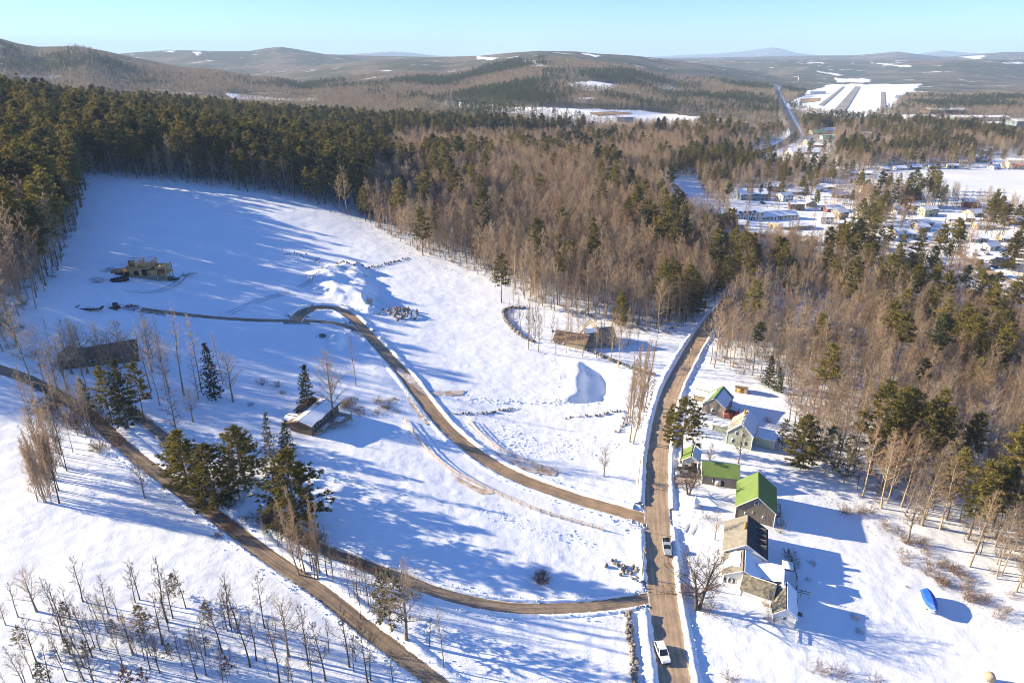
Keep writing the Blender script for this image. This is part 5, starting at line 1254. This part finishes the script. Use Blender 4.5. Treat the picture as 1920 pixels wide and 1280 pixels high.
# wheel tracks pressed into the snow
M['track'] = mat('packed_snow', (0.52, 0.55, 0.58), var=.25, vscale=.8)
def track(pix, w=.5, gauge=1.8):
    c = pix_line(pix, 1.0); nn = normals2(c)
    for s in (-1, 1):
        l = c + nn * s * gauge / 2; V = np.zeros((len(l), 2, 3)); V[:, 0, :2] = l + nn * w / 2; V[:, 1, :2] = l - nn * w / 2; V[..., 2] = hgt(V[..., 0], V[..., 1]) + .14
        put(bpy.data.objects.new('wheel_track', np_mesh('wheel_track', V.reshape(-1, 3), grid_faces(len(l), 2)[:, ::-1], M['track'])), kind='structure')
track([(545,549),(510,556),(470,570),(430,588)]); track([(350,512),(330,532),(300,545),(260,548),(215,540),(180,545)]); track([(180,548),(178,560),(200,572),(240,575)])
track([(690,520),(640,500),(600,506),(560,540)]); track([(820,738),(790,735)], 1.2, 1.6); track([(1290,1000),(1310,960),(1300,920)])
# ------------------------------------------------------------ single trees and shrubs
def top_h(px, py, ptop, pxt=None):
    p = at(px, py); u, ry, rz = ray(pxt if pxt is not None else px, ptop); t = math.hypot(p.x, p.y) / math.hypot(u, ry)
    return p, max(.8, CAM_H + rz * t - p.z)
def T(key, px, py, ptop, label, name='bare_tree', cat='tree', group=None, wide=1.0, clear=2.5, hmax=34):
    p, h = top_h(px, py, ptop); h = min(h, hmax); s = h / PROTO[key]['H']
    TREE_SPOTS.append((p.x, p.y, clear))
    return tree(key, p + Vector((0, 0, -.15)), s * wide, None, label, cat, group, name, s)
PN, SPR, SA, SH = 'pine_tree', 'spruce_tree', 'sapling', 'shrub'
for a in [
 ('fullpine0',352,915,800,'full round pine at the lane, westernmost of the big clump',PN,1.15),('fullpine1',408,952,826,'broad yellow-lit pine overhanging the lane in the big clump',PN,1.15),
 ('fullpine2',458,905,792,'dark full pine at the back of the big clump beside the ranch house',PN,1.2),('fullpine0',556,990,838,'lone wide-skirted pine casting the long shadow across the white field',PN,1.2),
 ('greyspruce0',512,872,770,'grey-needled spruce at the corner of the ranch house',SPR,1.0),('spruce0',578,772,682,'dark spruce behind the ranch house roof',SPR,1.0),
 ('spruce1',540,850,790,'low dark fir against the ranch house wall',SPR,1.3),
 ('tallpine0',212,798,680,'sunlit golden pine below the dark-roofed house',PN,.9),('spruce0',240,802,668,'blackish fir beside the golden pine',SPR,1.0),('tallpine1',272,790,672,'ragged dark pine right of the golden pine below the dark-roofed house',PN,.9),
 ('spruce1',404,750,640,'narrow dark green spruce among bare lawn trees',SPR,.8),('larch0',372,748,648,'rusty narrow larch beside the dark green spruce','larch_tree',.8),('larch0',334,818,690,'pale rusty larch with drooping twigs on the open snow','larch_tree',1.0),
 ('spruce0',166,770,705,'dark spruce clump under the dark-roofed house',SPR,1.2),
 ('tallpine1',1276,868,742,'open green pine leaning over the road by the garage',PN,1.45),('tallpine0',1252,838,760,'smaller pine tuft overhanging the road edge',PN,.8),
 ('fullpine1',1497,874,772,'bushy pine at the edge of the yard east of the sage green house',PN,1.1),('youngpine0',1546,884,796,'light green pine between the yard and the woods',PN,1.4),('youngpine1',1582,905,812,'slim light green pine at the wood edge',PN,1.0),('youngpine1',1466,842,785,'small pine beside the sage green house porch',PN,1.2),
 ('tallpine0',1632,885,705,'massive dark pine, tallest of the big group in the eastern woods',PN,1.05),('fullpine2',1668,880,716,'dense dark pine in the middle of the big eastern group',PN,.9),('tallpine1',1706,905,745,'spreading dark pine on the lower side of the big eastern group',PN,1.05),('tallpine0',1744,915,752,'outermost dark pine of the big eastern group',PN,1.0),('tallpine1',1688,870,722,'rear dark pine of the big eastern group',PN,1.0),
 ('spruce1',1440,725,665,'dark young hemlock in the woods above the orange shed',SPR,1.1),('spruce0',1458,735,688,'small dark hemlock next to the young hemlock',SPR,1.2),
 ('fullpine0',1163,610,545,'round pine standing over the weathered barn house',PN,1.0),
 ('fullpine1',1255,590,485,'large pine left of the road where it enters the woods',PN,1.0),('tallpine0',1285,605,495,'tall dark pine leaning over the road entrance',PN,1.1),('fullpine0',1300,588,510,'dark pine beside the tall road-entrance pine',PN,1.0),('tallpine1',1235,580,500,'ragged pine beside the large road-entrance pine',PN,1.0),
 ('fullpine0',1735,628,568,'solitary cone-shaped pine in the tan eastern woods',PN,.8),
 ('youngpine0',735,1182,1066,'thin brown-green pine beside the lawn maple','pine_tree',1.1),('youngpine1',718,1165,1080,'second brown-green pine near the lawn maple',PN,1.0)]:
    T(a[0], a[1], a[2], a[3], a[4], a[5], 'pine' if a[5] == PN else 'tree', None, a[6], 3.2)
for i, (px, py, pt, k, lb) in enumerate([
 (762,1202,1050,'open1','broad grey lawn maple beside the near lane bank'),(832,1252,1118,'slim0','thin straight tree right of the lawn maple'),(806,1212,1150,'sap0','slender stem between the maple and the thin straight tree'),
 (272,934,852,'open2','small lone bare tree on the white slope left of the lane'),(668,724,622,'slim1','single bare pole tree beside the dirt road'),(1132,894,838,'open0','small pale bare tree in the roadside corner field'),
 (628,788,655,'open0','large bare tree behind the ranch house'),(437,752,655,'open2','round bare tree right of the narrow spruce'),(345,742,552,'slim0','very tall leaning bare tree on the slope'),(378,735,570,'slim1','tall bare tree beside the very tall leaning one'),(284,733,590,'slim0','tall bare tree below the dark-roofed house'),(300,760,640,'slim1','bare tree with thin top near the golden pine'),(318,735,610,'hard1','spreading bare tree above the rusty larch'),
 (362,790,725,'open1','low bare lawn tree near the rusty larch'),(418,720,610,'slim1','tall thin bare tree behind the narrow spruce'),(128,735,625,'open0','wide bare tree left of the dark-roofed house'),(165,700,600,'open1','bare tree with fan-shaped top above the dark-roofed house'),(88,735,600,'hard0','dark bare tree at the lane bend'),(60,720,560,'hard2','tall dark bare tree at the western lane bend'),(235,690,595,'open2','purplish bare tree behind the dark roof'),
 (450,935,855,'open1','grey tangled bare tree in front of the pine clump'),(565,1078,898,'colum0','tallest pale poplar above the brush by the driveway'),(597,1080,928,'colum0','shorter pale poplar next to the tallest one'),(540,1030,950,'slim0','grey young tree in the driveway brush'),(625,1085,990,'slim1','thin grey tree right of the pale poplars'),(528,1015,955,'sap1','thin sapling tree at the end of the driveway brush'),
 (1314,1144,1044,'apple0','big two-stemmed old apple tree between the road and the farmhouse'),(1292,930,876,'apple0','bare apple tree on the farm lawn'),(1340,1012,955,'open2','pale weeping tree beside the farmhouse wall'),(1384,868,795,'open1','bare tree in front of the sage green house'),(1328,880,830,'open0','twiggy tree between the garage and the small barn'),(1352,800,760,'open2','low bare tree below the green striped roof'),
 (1652,952,800,'pale0','tall pale bare tree at the edge of the eastern woods'),(1762,992,842,'pale1','widest pale bare tree at the eastern wood edge'),(1818,1062,895,'pale0','pale bare tree overhanging the brushy slope'),(1868,1085,925,'hard3','grey bare tree at the lower eastern wood edge'),(1702,1015,900,'open0','crooked bare tree on the brushy slope'),(1905,1110,960,'hard1','bare tree nearest the lower eastern corner'),(1728,985,870,'open1','rounded bare tree on the brush line'),
 (1186,830,668,'colum0','pale poplar nearest the road in the roadside row'),(1198,800,640,'colum0','tall pale poplar in the middle of the roadside row'),(1205,770,625,'colum0','pale poplar at the far end of the roadside row'),(1178,790,660,'colum0','pale poplar at the field side of the roadside row'),(1192,760,630,'colum0','pale poplar behind the roadside row'),
 (1092,668,590,'pale0','pale forked birch in front of the weathered barn house'),(1118,670,575,'slim0','straight dark tree before the weathered barn house'),(1127,672,600,'slim1','slightly bent tree before the weathered barn house'),(1145,680,580,'pale1','pale birch at the barn house corner'),(1062,662,600,'slim0','thin birch by the dark retaining wall'),(1160,690,600,'pale0','pale birch above the snow basin'),(1078,660,610,'slim1','thin tree left of the forked birch'),
 (1338,690,560,'pale0','tall pale forked tree by the road at the wood corner'),(1368,695,575,'pale1','thick pale tree inside the wood corner')]):
    T(k, px, py, pt, lb, 'bare_tree' if 'poplar' not in lb else 'poplar_tree', 'tree', None, 1.25 if k == 'apple0' else 1.0)
# birch stems in the lane corner thicket
g = np.random.default_rng(5)
for i in range(26):
    px, py = 60 + 85 * g.random(), 850 + 95 * g.random()
    px = 95 + (py - 850) * -.15 + 50 * (g.random() - .3)
    T(['thick0', 'pale0', 'thick0', 'sap2'][i % 4], px, py, py - 95 - 50 * g.random(), 'thin tan stem in the thicket at the lane corner', SA, 'tree', 'stems of the lane corner thicket', .8, 1)
for i in range(18):
    px, py = 90 + 130 * g.random(), 770 + 90 * g.random()
    T(['slim0', 'hard2', 'slim1'][i % 3], px - 40, py, py - 85 - 40 * g.random(), 'dull bare tree in the brushy belt along the upper lane', 'bare_tree', 'tree', 'bare trees along the upper lane', .8, 1)
for i in range(22):
    px, py = 85 + 235 * g.random(), 655 + 110 * g.random()
    T(['hard0', 'open0', 'slim0', 'hard3', 'open2'][i % 5], px, py, py - 60 - 55 * g.random(), 'bare tree screening the dark-roofed house on the shaded slope', 'bare_tree', 'tree', 'bare trees round the dark-roofed house', .9, 1)
# young trees of the near slope
SAPS = [(69,1146,1052),(102,1149,1068),(131,1161,1085),(156,1129,1031),(148,1171,1120),(203,1151,1068),(183,1161,1100),(203,1186,1115),(254,1130,1046),(262,1124,1038),(304,1208,1092),(314,1166,1024),(324,1159,1065),(349,1141,1055),(249,1226,1146),(317,1184,1110),(282,1253,1170),(417,1225,1105),(370,1272,1182),(469,1250,1118),(497,1178,1068),(541,1230,1115),(578,1245,1118),(524,1279,1150),(69,1241,1140),(114,1240,1165),(158,1275,1180),(232,1258,1170),(10,1170,1120),(655,1250,1130),(690,1280,1160),(610,1275,1150)]
HOW = ['tallest', 'leaning', 'thin', 'forked', 'straight', 'crooked', 'bushy-topped', 'spindly']
WHERE = [(160,'near the white slope on the western side'),(330,'in the middle of the young growth'),(520,'towards the lane'),(800,'close to the near lane')]
for i, (px, py, pt) in enumerate(SAPS):
    w = next(b_ for a_, b_ in WHERE if px < a_)
    T(['sap0', 'sap1', 'sap2', 'sap3', 'open1'][i % 4 if i % 7 else 4], px, py, pt, f'{HOW[i % 8]} bare sapling {w}', SA, 'tree', 'bare saplings on the near slope', 1.0, 1)
SLOPE = [(0,1150),(150,1125),(330,1150),(480,1175),(590,1190),(760,1300),(0,1300)]
SMARK = [(40,1160,'by the western edge above'),(40,1250,'in the western corner'),(170,1150,'along the upper slope west'),(170,1240,'low on the western slope'),(310,1180,'in the middle of the slope'),(310,1260,'low in the middle of the slope'),(450,1200,'on the slope towards the lane'),(450,1270,'low on the slope towards the lane'),(590,1240,'next to the lane side'),(680,1280,'in the lane corner')]
n = 0
while n < 84:
    px, py = g.random() * 740, 1125 + 170 * g.random() ** .75
    if not in_poly(SLOPE, np.array([px]), np.array([py]))[0]: continue
    if fbm(np.array([px / 60]), np.array([py / 40]), 61, 2)[0] < -.12: continue
    tl = 25 + 95 * g.random() ** 1.4; w = min(SMARK, key=lambda m: (m[0] - px) ** 2 + 3 * (m[1] - py) ** 2)[2]
    T(['sap0', 'sap1', 'sap2', 'sap3'][int(g.integers(0, 4))], px, py, py - tl, f'{"tall" if tl > 75 else "short" if tl < 42 else "middling"} {["thin", "branchy", "crooked", "whippy"][n % 4]} bare sapling {w}', SA, 'tree', 'bare saplings on the near slope', .9, .8); n += 1
for i, (px, py, pt) in enumerate([(45,1215,1165),(128,1165,1122),(218,1195,1155),(272,1190,1128),(330,1120,1070),(390,1165,1125),(322,1235,1200),(84,1285,1235),(165,1235,1195),(130,1225,1190),(390,1215,1190)]):
    T(f'youngpine{i % 2}', px, py, pt, f'small dull green pine among the saplings {["by the western edge", "half way along the slope", "below the open slope"][0 if px < 140 else 1 if px < 280 else 2]}', PN, 'pine', 'small pines among the saplings', 1.15, .8)
for i, (px, py, pt, k, lb) in enumerate([(272,1285,1245,'oakleaf0','rusty-leaved young oak at the lower picture edge'),(240,1290,1240,'oakleaf0','second rusty-leaved young oak beside the first'),(430,1265,1225,'oakleaf0','small rusty-leaved oak among the saplings'),(1692,425,362,'oakleaf0','orange-leaved oak near the frozen shore'),(1512,372,355,'oakleaf0','russet tree beside the shop parking')]):
    T(k, px, py, pt, lb, 'oak_tree', 'tree', None, 1.2, 2)
for i in range(26):      # slender trees in the strip between lane and driveway
    f = g.random(); px, py = 500 + 230 * f + 10 * g.normal(), 1020 + 150 * f + 12 * g.normal()
    T(['slim0', 'sap1', 'sap3', 'slim1'][i % 4], px, py, py - 55 - 55 * g.random(), 'slender bare tree in the strip between lane and driveway', SA, 'tree', 'slender trees between lane and driveway', .8, .8)
for i in range(90):      # thin growth of the birch clearing
    px, py = 950 + 250 * g.random(), 575 + 90 * g.random()
    if py < 575 + (px - 950) * .25 or py > 655 + (px - 950) * .2: continue
    T(['slim0', 'pale0', 'slim1', 'sap0'][i % 4], px, py, py - 40 - 40 * g.random(), 'thin pale tree in the birch clearing', SA, 'tree', 'thin trees of the birch clearing', .7, .8)
# shrubs
def bush(px, py, s, label, key=None, group=None, flat_=1.0):
    p = at(px, py); e = tree(key or f'shrub{random.randint(0, 2)}', p - Vector((0, 0, .1)), s, None, label, 'shrub', group, SH, s * flat_); return e
bush(1016, 1088, 1.0, 'round rusty red shrub alone in the white field', 'redshrub0')
for px, py, s, lb in [(1290,1120,2.2,'brown brush at the foot of the big apple tree by the road'),(1330,1148,1.7,'brown brush behind the big apple tree'),(1325,972,.9,'brown tuft on the farm lawn'),(1345,1037,.6,'small brown tuft beside the farmhouse porch'),(1440,1140,1.3,'rusty shrub between the farmhouse and the cottage'),(1446,1165,1.3,'rusty shrub at the cottage wall'),(1462,985,1.2,'dark shrub behind the largest barn'),(1458,968,1.0,'dark shrub at the corner of the largest barn'),(1462,997,.9,'reddish shrub below the largest barn'),(1480,1045,1.6,'dark garden shrub behind the farmhouse'),(1486,1060,1.4,'second dark garden shrub behind the farmhouse'),(1522,1058,.8,'small dark shrub in the farmhouse shadow'),(1515,1088,.6,'low dark shrub near the garden fence'),(1604,1160,.9,'dark twiggy shrub at the tip of the cottage shadow'),(1612,1185,.8,'second twiggy shrub at the tip of the cottage shadow'),(1700,1100,.4,'tiny brown weed tuft in the open snow'),(1747,1080,.4,'second tiny brown weed tuft in the open snow'),(1345,910,.9,'brown shrub before the small barn door'),(1400,905,.8,'brown shrub between the two green barns'),(1270,905,1.0,'brown roadside brush by the parked cars'),(1570,1265,1.8,'rusty shrub at the lower lawn edge'),(1530,1255,1.6,'brown shrub row at the lower lawn edge'),(1640,1285,1.6,'rusty low shrub by the lower picture edge'),(1370,1275,1.5,'dry reddish shrub near the roadside bank'),(1470,805,1.4,'dark shrubs behind the sage green house'),(1440,790,1.3,'brown shrub bed behind the sage green house'),(490,720,1.5,'twiggy hedge by the frozen garden pond'),(520,725,1.4,'second twiggy hedge by the frozen garden pond'),(530,738,1.0,'rusty shrub at the garden pond'),(470,760,.8,'grey shrub on the lawn line')]:
    bush(px, py, s, lb)
for i in range(24): bush(635 + 112 * g.random(), 748 + 34 * g.random(), .9 + .6 * g.random(), 'red-brown shrub in the thicket between ranch house and dirt road', None, 'thicket shrubs beside the dirt road')
for i in range(30):
    f = g.random(); bush(450 + 320 * f + 6 * g.normal(), 945 + 165 * f + 8 * g.normal(), 1.0 + .6 * g.random(), 'brown brush along the driveway edge', None, 'driveway brush')
for i in range(40):
    f = g.random(); bush(1560 + 330 * f + 14 * g.normal(), 935 + 220 * f + 18 * g.normal(), .9 + .8 * g.random(), 'brown bramble on the brushy slope below the eastern woods', None, 'brambles below the eastern woods')
for i in range(16): bush(390 + 70 * g.random(), 968 + 40 * g.random() + 0, .6 + .4 * g.random(), 'rusty brush on the lane bank under the pine clump', None, 'lane bank brush')
for i in range(30):
    f = g.random(); bush(40 + 190 * f, 735 + 115 * f + 14 * g.normal() - 6, 1.2 + g.random(), 'dull brush along the upper lane', None, 'upper lane brush')
# pines rising out of the bare woods
for i, (px, py) in enumerate([(687,352),(736,362),(790,382),(896,424),(968,338),(1012,352),(1072,372),(1112,348),(1152,382),(1186,380),(1212,312),(1228,296),(1246,288),(1222,324),(1240,318),(1205,298),(1262,300),(1192,392),(1110,470),(1002,470),(900,355),(1080,318),(1040,310),(880,300),(830,290),(1262,430),(1282,420),(1300,440),(1322,432),(1345,428),(1362,440),(1375,470),(1392,478),(1405,462),(1420,480),(1362,505),(1345,490),(1382,500),(1462,470),(1490,490),(1550,480),(1565,505),(1590,490),(1665,520),(1755,520),(1750,545),(1770,560),(1700,560),(1850,650),(1820,640),(1880,655),(1660,560),(1600,530),(1490,300),(1470,315),(1500,310),(1440,320),(1350,300),(1345,325),(1330,330),(1620,380),(1640,370),(1650,395),(1635,400),(1660,380),(1680,355),(1705,350),(1720,352),(1865,385),(1880,380),(1858,400),(1890,400),(1905,455),(1915,440),(1560,320),(1545,300),(1745,330),(1755,325),(1660,375),(940,500),(790,420)]):
    p = at(px, py, 17.0); g0 = Vector((p.x, p.y, h1(p.x, p.y)))
    side = 'in the bare woods north of the dirt road' if px < 1190 else 'at the curve of the dark road' if px < 1260 and py < 400 else 'in the dark grove beyond the road entrance' if px < 1430 and py > 400 else 'among the town houses' if py < 470 else 'in the tan eastern woods'
    if i < 300: TREE_SPOTS.append((g0.x, g0.y, 3.5)); tree(f'tallpine{i % 2}' if i % 3 else f'fullpine{i % 3}', g0, .95 + .35 * g.random(), None, f'{["tall","ragged","broad"][i % 3]} green pine rising {side}', 'pine', f'pines {side}', PN)
# ------------------------------------------------------------ the woods: nearest trees as things, the rest as stuff
WD = make_woods()
wx, wy, wz, wp, wk, ws, wr, wa = WD.T
ws = ws * np.where(wa == 1, 1.2, 1.2) * np.where(wa == 4, .8, 1.0) * np.where(wa == 3, .88, 1.0)
px, py, dep = project(wx, wy, wz + 10)
score = np.where((px > -10) & (px < 1930) & (py < 1290), ws / dep, 0)
edge = np.zeros(len(wx))
# trees along a wood's open edge show from foot to crown
bx, by, _ = project(wx, wy, wz)
for q in (PINEBELT, LEFTWOOD, DECID, RIGHT):
    m = in_poly(q, bx, by); front = m & ~(in_poly(PINEBELT, bx, by + 9) | in_poly(LEFTWOOD, bx, by + 9) | in_poly(DECID, bx, by + 9) | in_poly(RIGHT, bx, by + 9) | in_poly(TOWN, bx, by + 9))
    edge = np.maximum(edge, front)
score = score * (1 + 1.0 * edge)
MARKS = [(165,400,'west of the framed house'),(60,520,'on the steep western edge'),(300,345,'above the hillside clearing'),(480,370,'behind the hillside clearing'),(640,400,'at the clearing corner'),(770,460,'above the stone brow'),(900,510,'above the open snow field'),(1010,560,'behind the birch clearing'),(1120,600,'behind the weathered barn house'),(1240,600,'left of the road entrance'),(1400,640,'right of the road entrance'),(1450,720,'behind the orange shed'),(1560,650,'in the middle of the eastern woods'),(1560,850,'beside the neighbours\' yards'),(1700,930,'by the big eastern pine group'),(1800,760,'deep in the eastern woods'),(1860,960,'above the brushy slope'),(1880,1080,'at the lower end of the brushy slope'),(1500,520,'by the warehouse grove'),(1700,560,'near the eastern street'),(1880,640,'at the street end'),(1600,400,'among the shops'),(1750,450,'among the lake road houses'),(1450,320,'along the highway'),(1700,300,'beyond the lake')]
AREA = ['in the dense pine belt', 'in the western hillside woods', 'in the bare woods', 'in the eastern woods', 'in the town trees']
taken = np.zeros(len(wx), bool)
for isp, lim, nm, cat in ((1, 150, 'pine_tree', 'pine'), (0, 215, 'bare_tree', 'tree')):
    idx = np.nonzero((wp == isp) & (score > 0))[0]; idx = idx[np.argsort(-score[idx])][:lim]; taken[idx] = True
    for i in idx:
        mk = min(MARKS, key=lambda m: (m[0] - bx[i]) ** 2 + (m[1] - by[i]) ** 2)[2]
        sz = 'tall' if ws[i] > 1.28 else 'short' if ws[i] < 1.02 else 'middling'
        key = (PB if isp else HB)[int(wk[i])]
        kind_ = ('pine' if isp else 'pale hardwood' if 'pale' in key else 'grey hardwood'); area = AREA[int(wa[i])]; pos = 'fronting' if edge[i] else 'within'; nth = {'0': 'ragged', '1': 'slender', '2': 'broad', '3': 'dense', '4': 'russet'}[key[-1]]
        tree(key, (wx[i], wy[i], wz[i] - .3), ws[i], wr[i], f'{sz} {nth} {kind_} {pos} {area[3:]} {mk}'.replace("neighbours'", 'neighbour'), cat, f'{"pines" if isp else "bare trees"} {area}', nm)
for isp, nm, keys in ((1, 'pine_woods', PB), (0, 'bare_woods', HB)):
    m = (wp == isp) & ~taken
    scatter(nm, keys, np.stack([wx, wy, wz - .3], 1)[m], ws[m], wr[m], wk[m])
# thin growth under the trees, nobody could count it
US, UK = [], []
for poly, step, sd in ((RIGHT, 4.5, 301), (DECID, 4.6, 302), (TOWN, 7.5, 303), (LEFTWOOD, 6.0, 304)):
    X, Y, g = jitter(-420, 620, 90, 1050, step, sd); Z = hgt(X, Y); ux, uy, _ = project(X, Y, Z); ok = in_poly(poly, ux, uy) & (road_gap(X, Y) > 2.5)
    for q in TOWNOPEN + GLADE + [LAKE]: ok &= ~in_poly(q, ux, uy)
    for bx_, by_, br in BUILT: ok &= (X - bx_) ** 2 + (Y - by_) ** 2 > br * br
    US.append(np.stack([X, Y, Z - .1], 1)[ok])
US = np.vstack(US); k = len(US); gu = np.random.default_rng(9); pk = gu.integers(0, 6, k)
scatter('undergrowth', ['shrub0', 'shrub1', 'shrub2', 'sap0', 'sap2', 'thick0'], US, np.where(pk < 3, .8 + .9 * gu.random(k), .5 + .6 * gu.random(k)), gu.random(k) * 6.28, pk)
# far woods: single low shapes to about 2.7 km, then patches of wood on the ridges
def sector(d0, d1, step, seed):
    g = np.random.default_rng(seed); X, Y = np.meshgrid(np.arange(-d1 * .72, d1 * .72, step), np.arange(d0 * .72, d1, step))
    X = X.ravel() + (g.random(X.size) - .5) * step; Y = Y.ravel() + (g.random(Y.size) - .5) * step
    d = np.hypot(X, Y); ok = (d > d0) & (d < d1) & (np.abs(X) < Y * .86 + 40); return X[ok], Y[ok], g
X, Y, g = sector(880, 2700, 8.2, 91)
Z = hgt(X, Y); fx, fy, _ = project(X, Y, Z); ok = ~far_open(fx, fy)
for q in (PINEBELT, LEFTWOOD, DECID): ok &= ~in_poly(q, fx, fy)
intown = (fx > 1285) & (fy > 205)
ok &= ~(intown & (g.random(len(X)) < .35)); ok &= road_gap(X, Y) > 4
for q in TOWNOPEN + [LAKE]: ok &= ~in_poly(q, fx, fy)
ok &= ~(in_poly(TOWN, fx, fy) & (Y < 1400))
for bx_, by_, br in BUILT: ok &= (X - bx_) ** 2 + (Y - by_) ** 2 > (br * 1.0) ** 2
dens = fbm(X / 160, Y / 160, 55, 3); ok &= ~((dens < -.30) & (g.random(len(X)) < .8))
X, Y, Z = X[ok], Y[ok], Z[ok]
ev = fbm(X / 220, Y / 220, 56, 4) + .10 * g.normal(size=len(X)) > .2
for e_, nm, ks in ((True, 'far_pines', ['farpine0', 'farpine1', 'farpine2']), (False, 'far_bare_woods', ['farbare0', 'farbare1', 'farbare2'])):
    m = ev == e_; k = int(m.sum()); scatter(nm, ks, np.stack([X, Y, Z - .4], 1)[m], .65 + .5 * g.random(k), g.random(k) * 6.28, g.integers(0, 3, k))
X, Y, g = sector(2650, 9500, 62, 92)
Z = hgt(X, Y); fx, fy, _ = project(X, Y, Z); ok = ~far_open(fx, fy) & (road_gap(X, Y) > 20)
ok &= ~far_open(fx, fy - 1.2); dens = fbm(X / 420, Y / 420, 57, 3); ok &= dens > -.42
X, Y, Z = X[ok], Y[ok], Z[ok]; ev = fbm(X / 520, Y / 520, 58, 4) + .12 * g.normal(size=len(X)) > -.08
k = len(X); scatter('ridge_woods', ['patchbare0', 'patchbare1', 'patchpine0', 'patchpine1'], np.stack([X, Y, Z - 2.0], 1), .9 + .3 * g.random(k), g.random(k) * 6.28, np.where(ev, 2, 0) + g.integers(0, 2, k))

# ------------------------------------------------------------ air
hz = bpy.data.materials.new('haze'); hz.use_nodes = True; nt = hz.node_tree; nt.nodes.clear()
out = nt.nodes.new('ShaderNodeOutputMaterial'); pv = nt.nodes.new('ShaderNodeVolumePrincipled')
pv.inputs['Color'].default_value = (0.48, 0.70, 1.0, 1); pv.inputs['Density'].default_value = 6e-5; pv.inputs['Anisotropy'].default_value = 0.0
nt.links.new(pv.outputs[0], out.inputs['Volume'])
o = boxes('haze', [(0, 15500, 320, 72000, 36400, 760)], hz); o['kind'] = 'stuff'; o.display_type = 'WIRE'
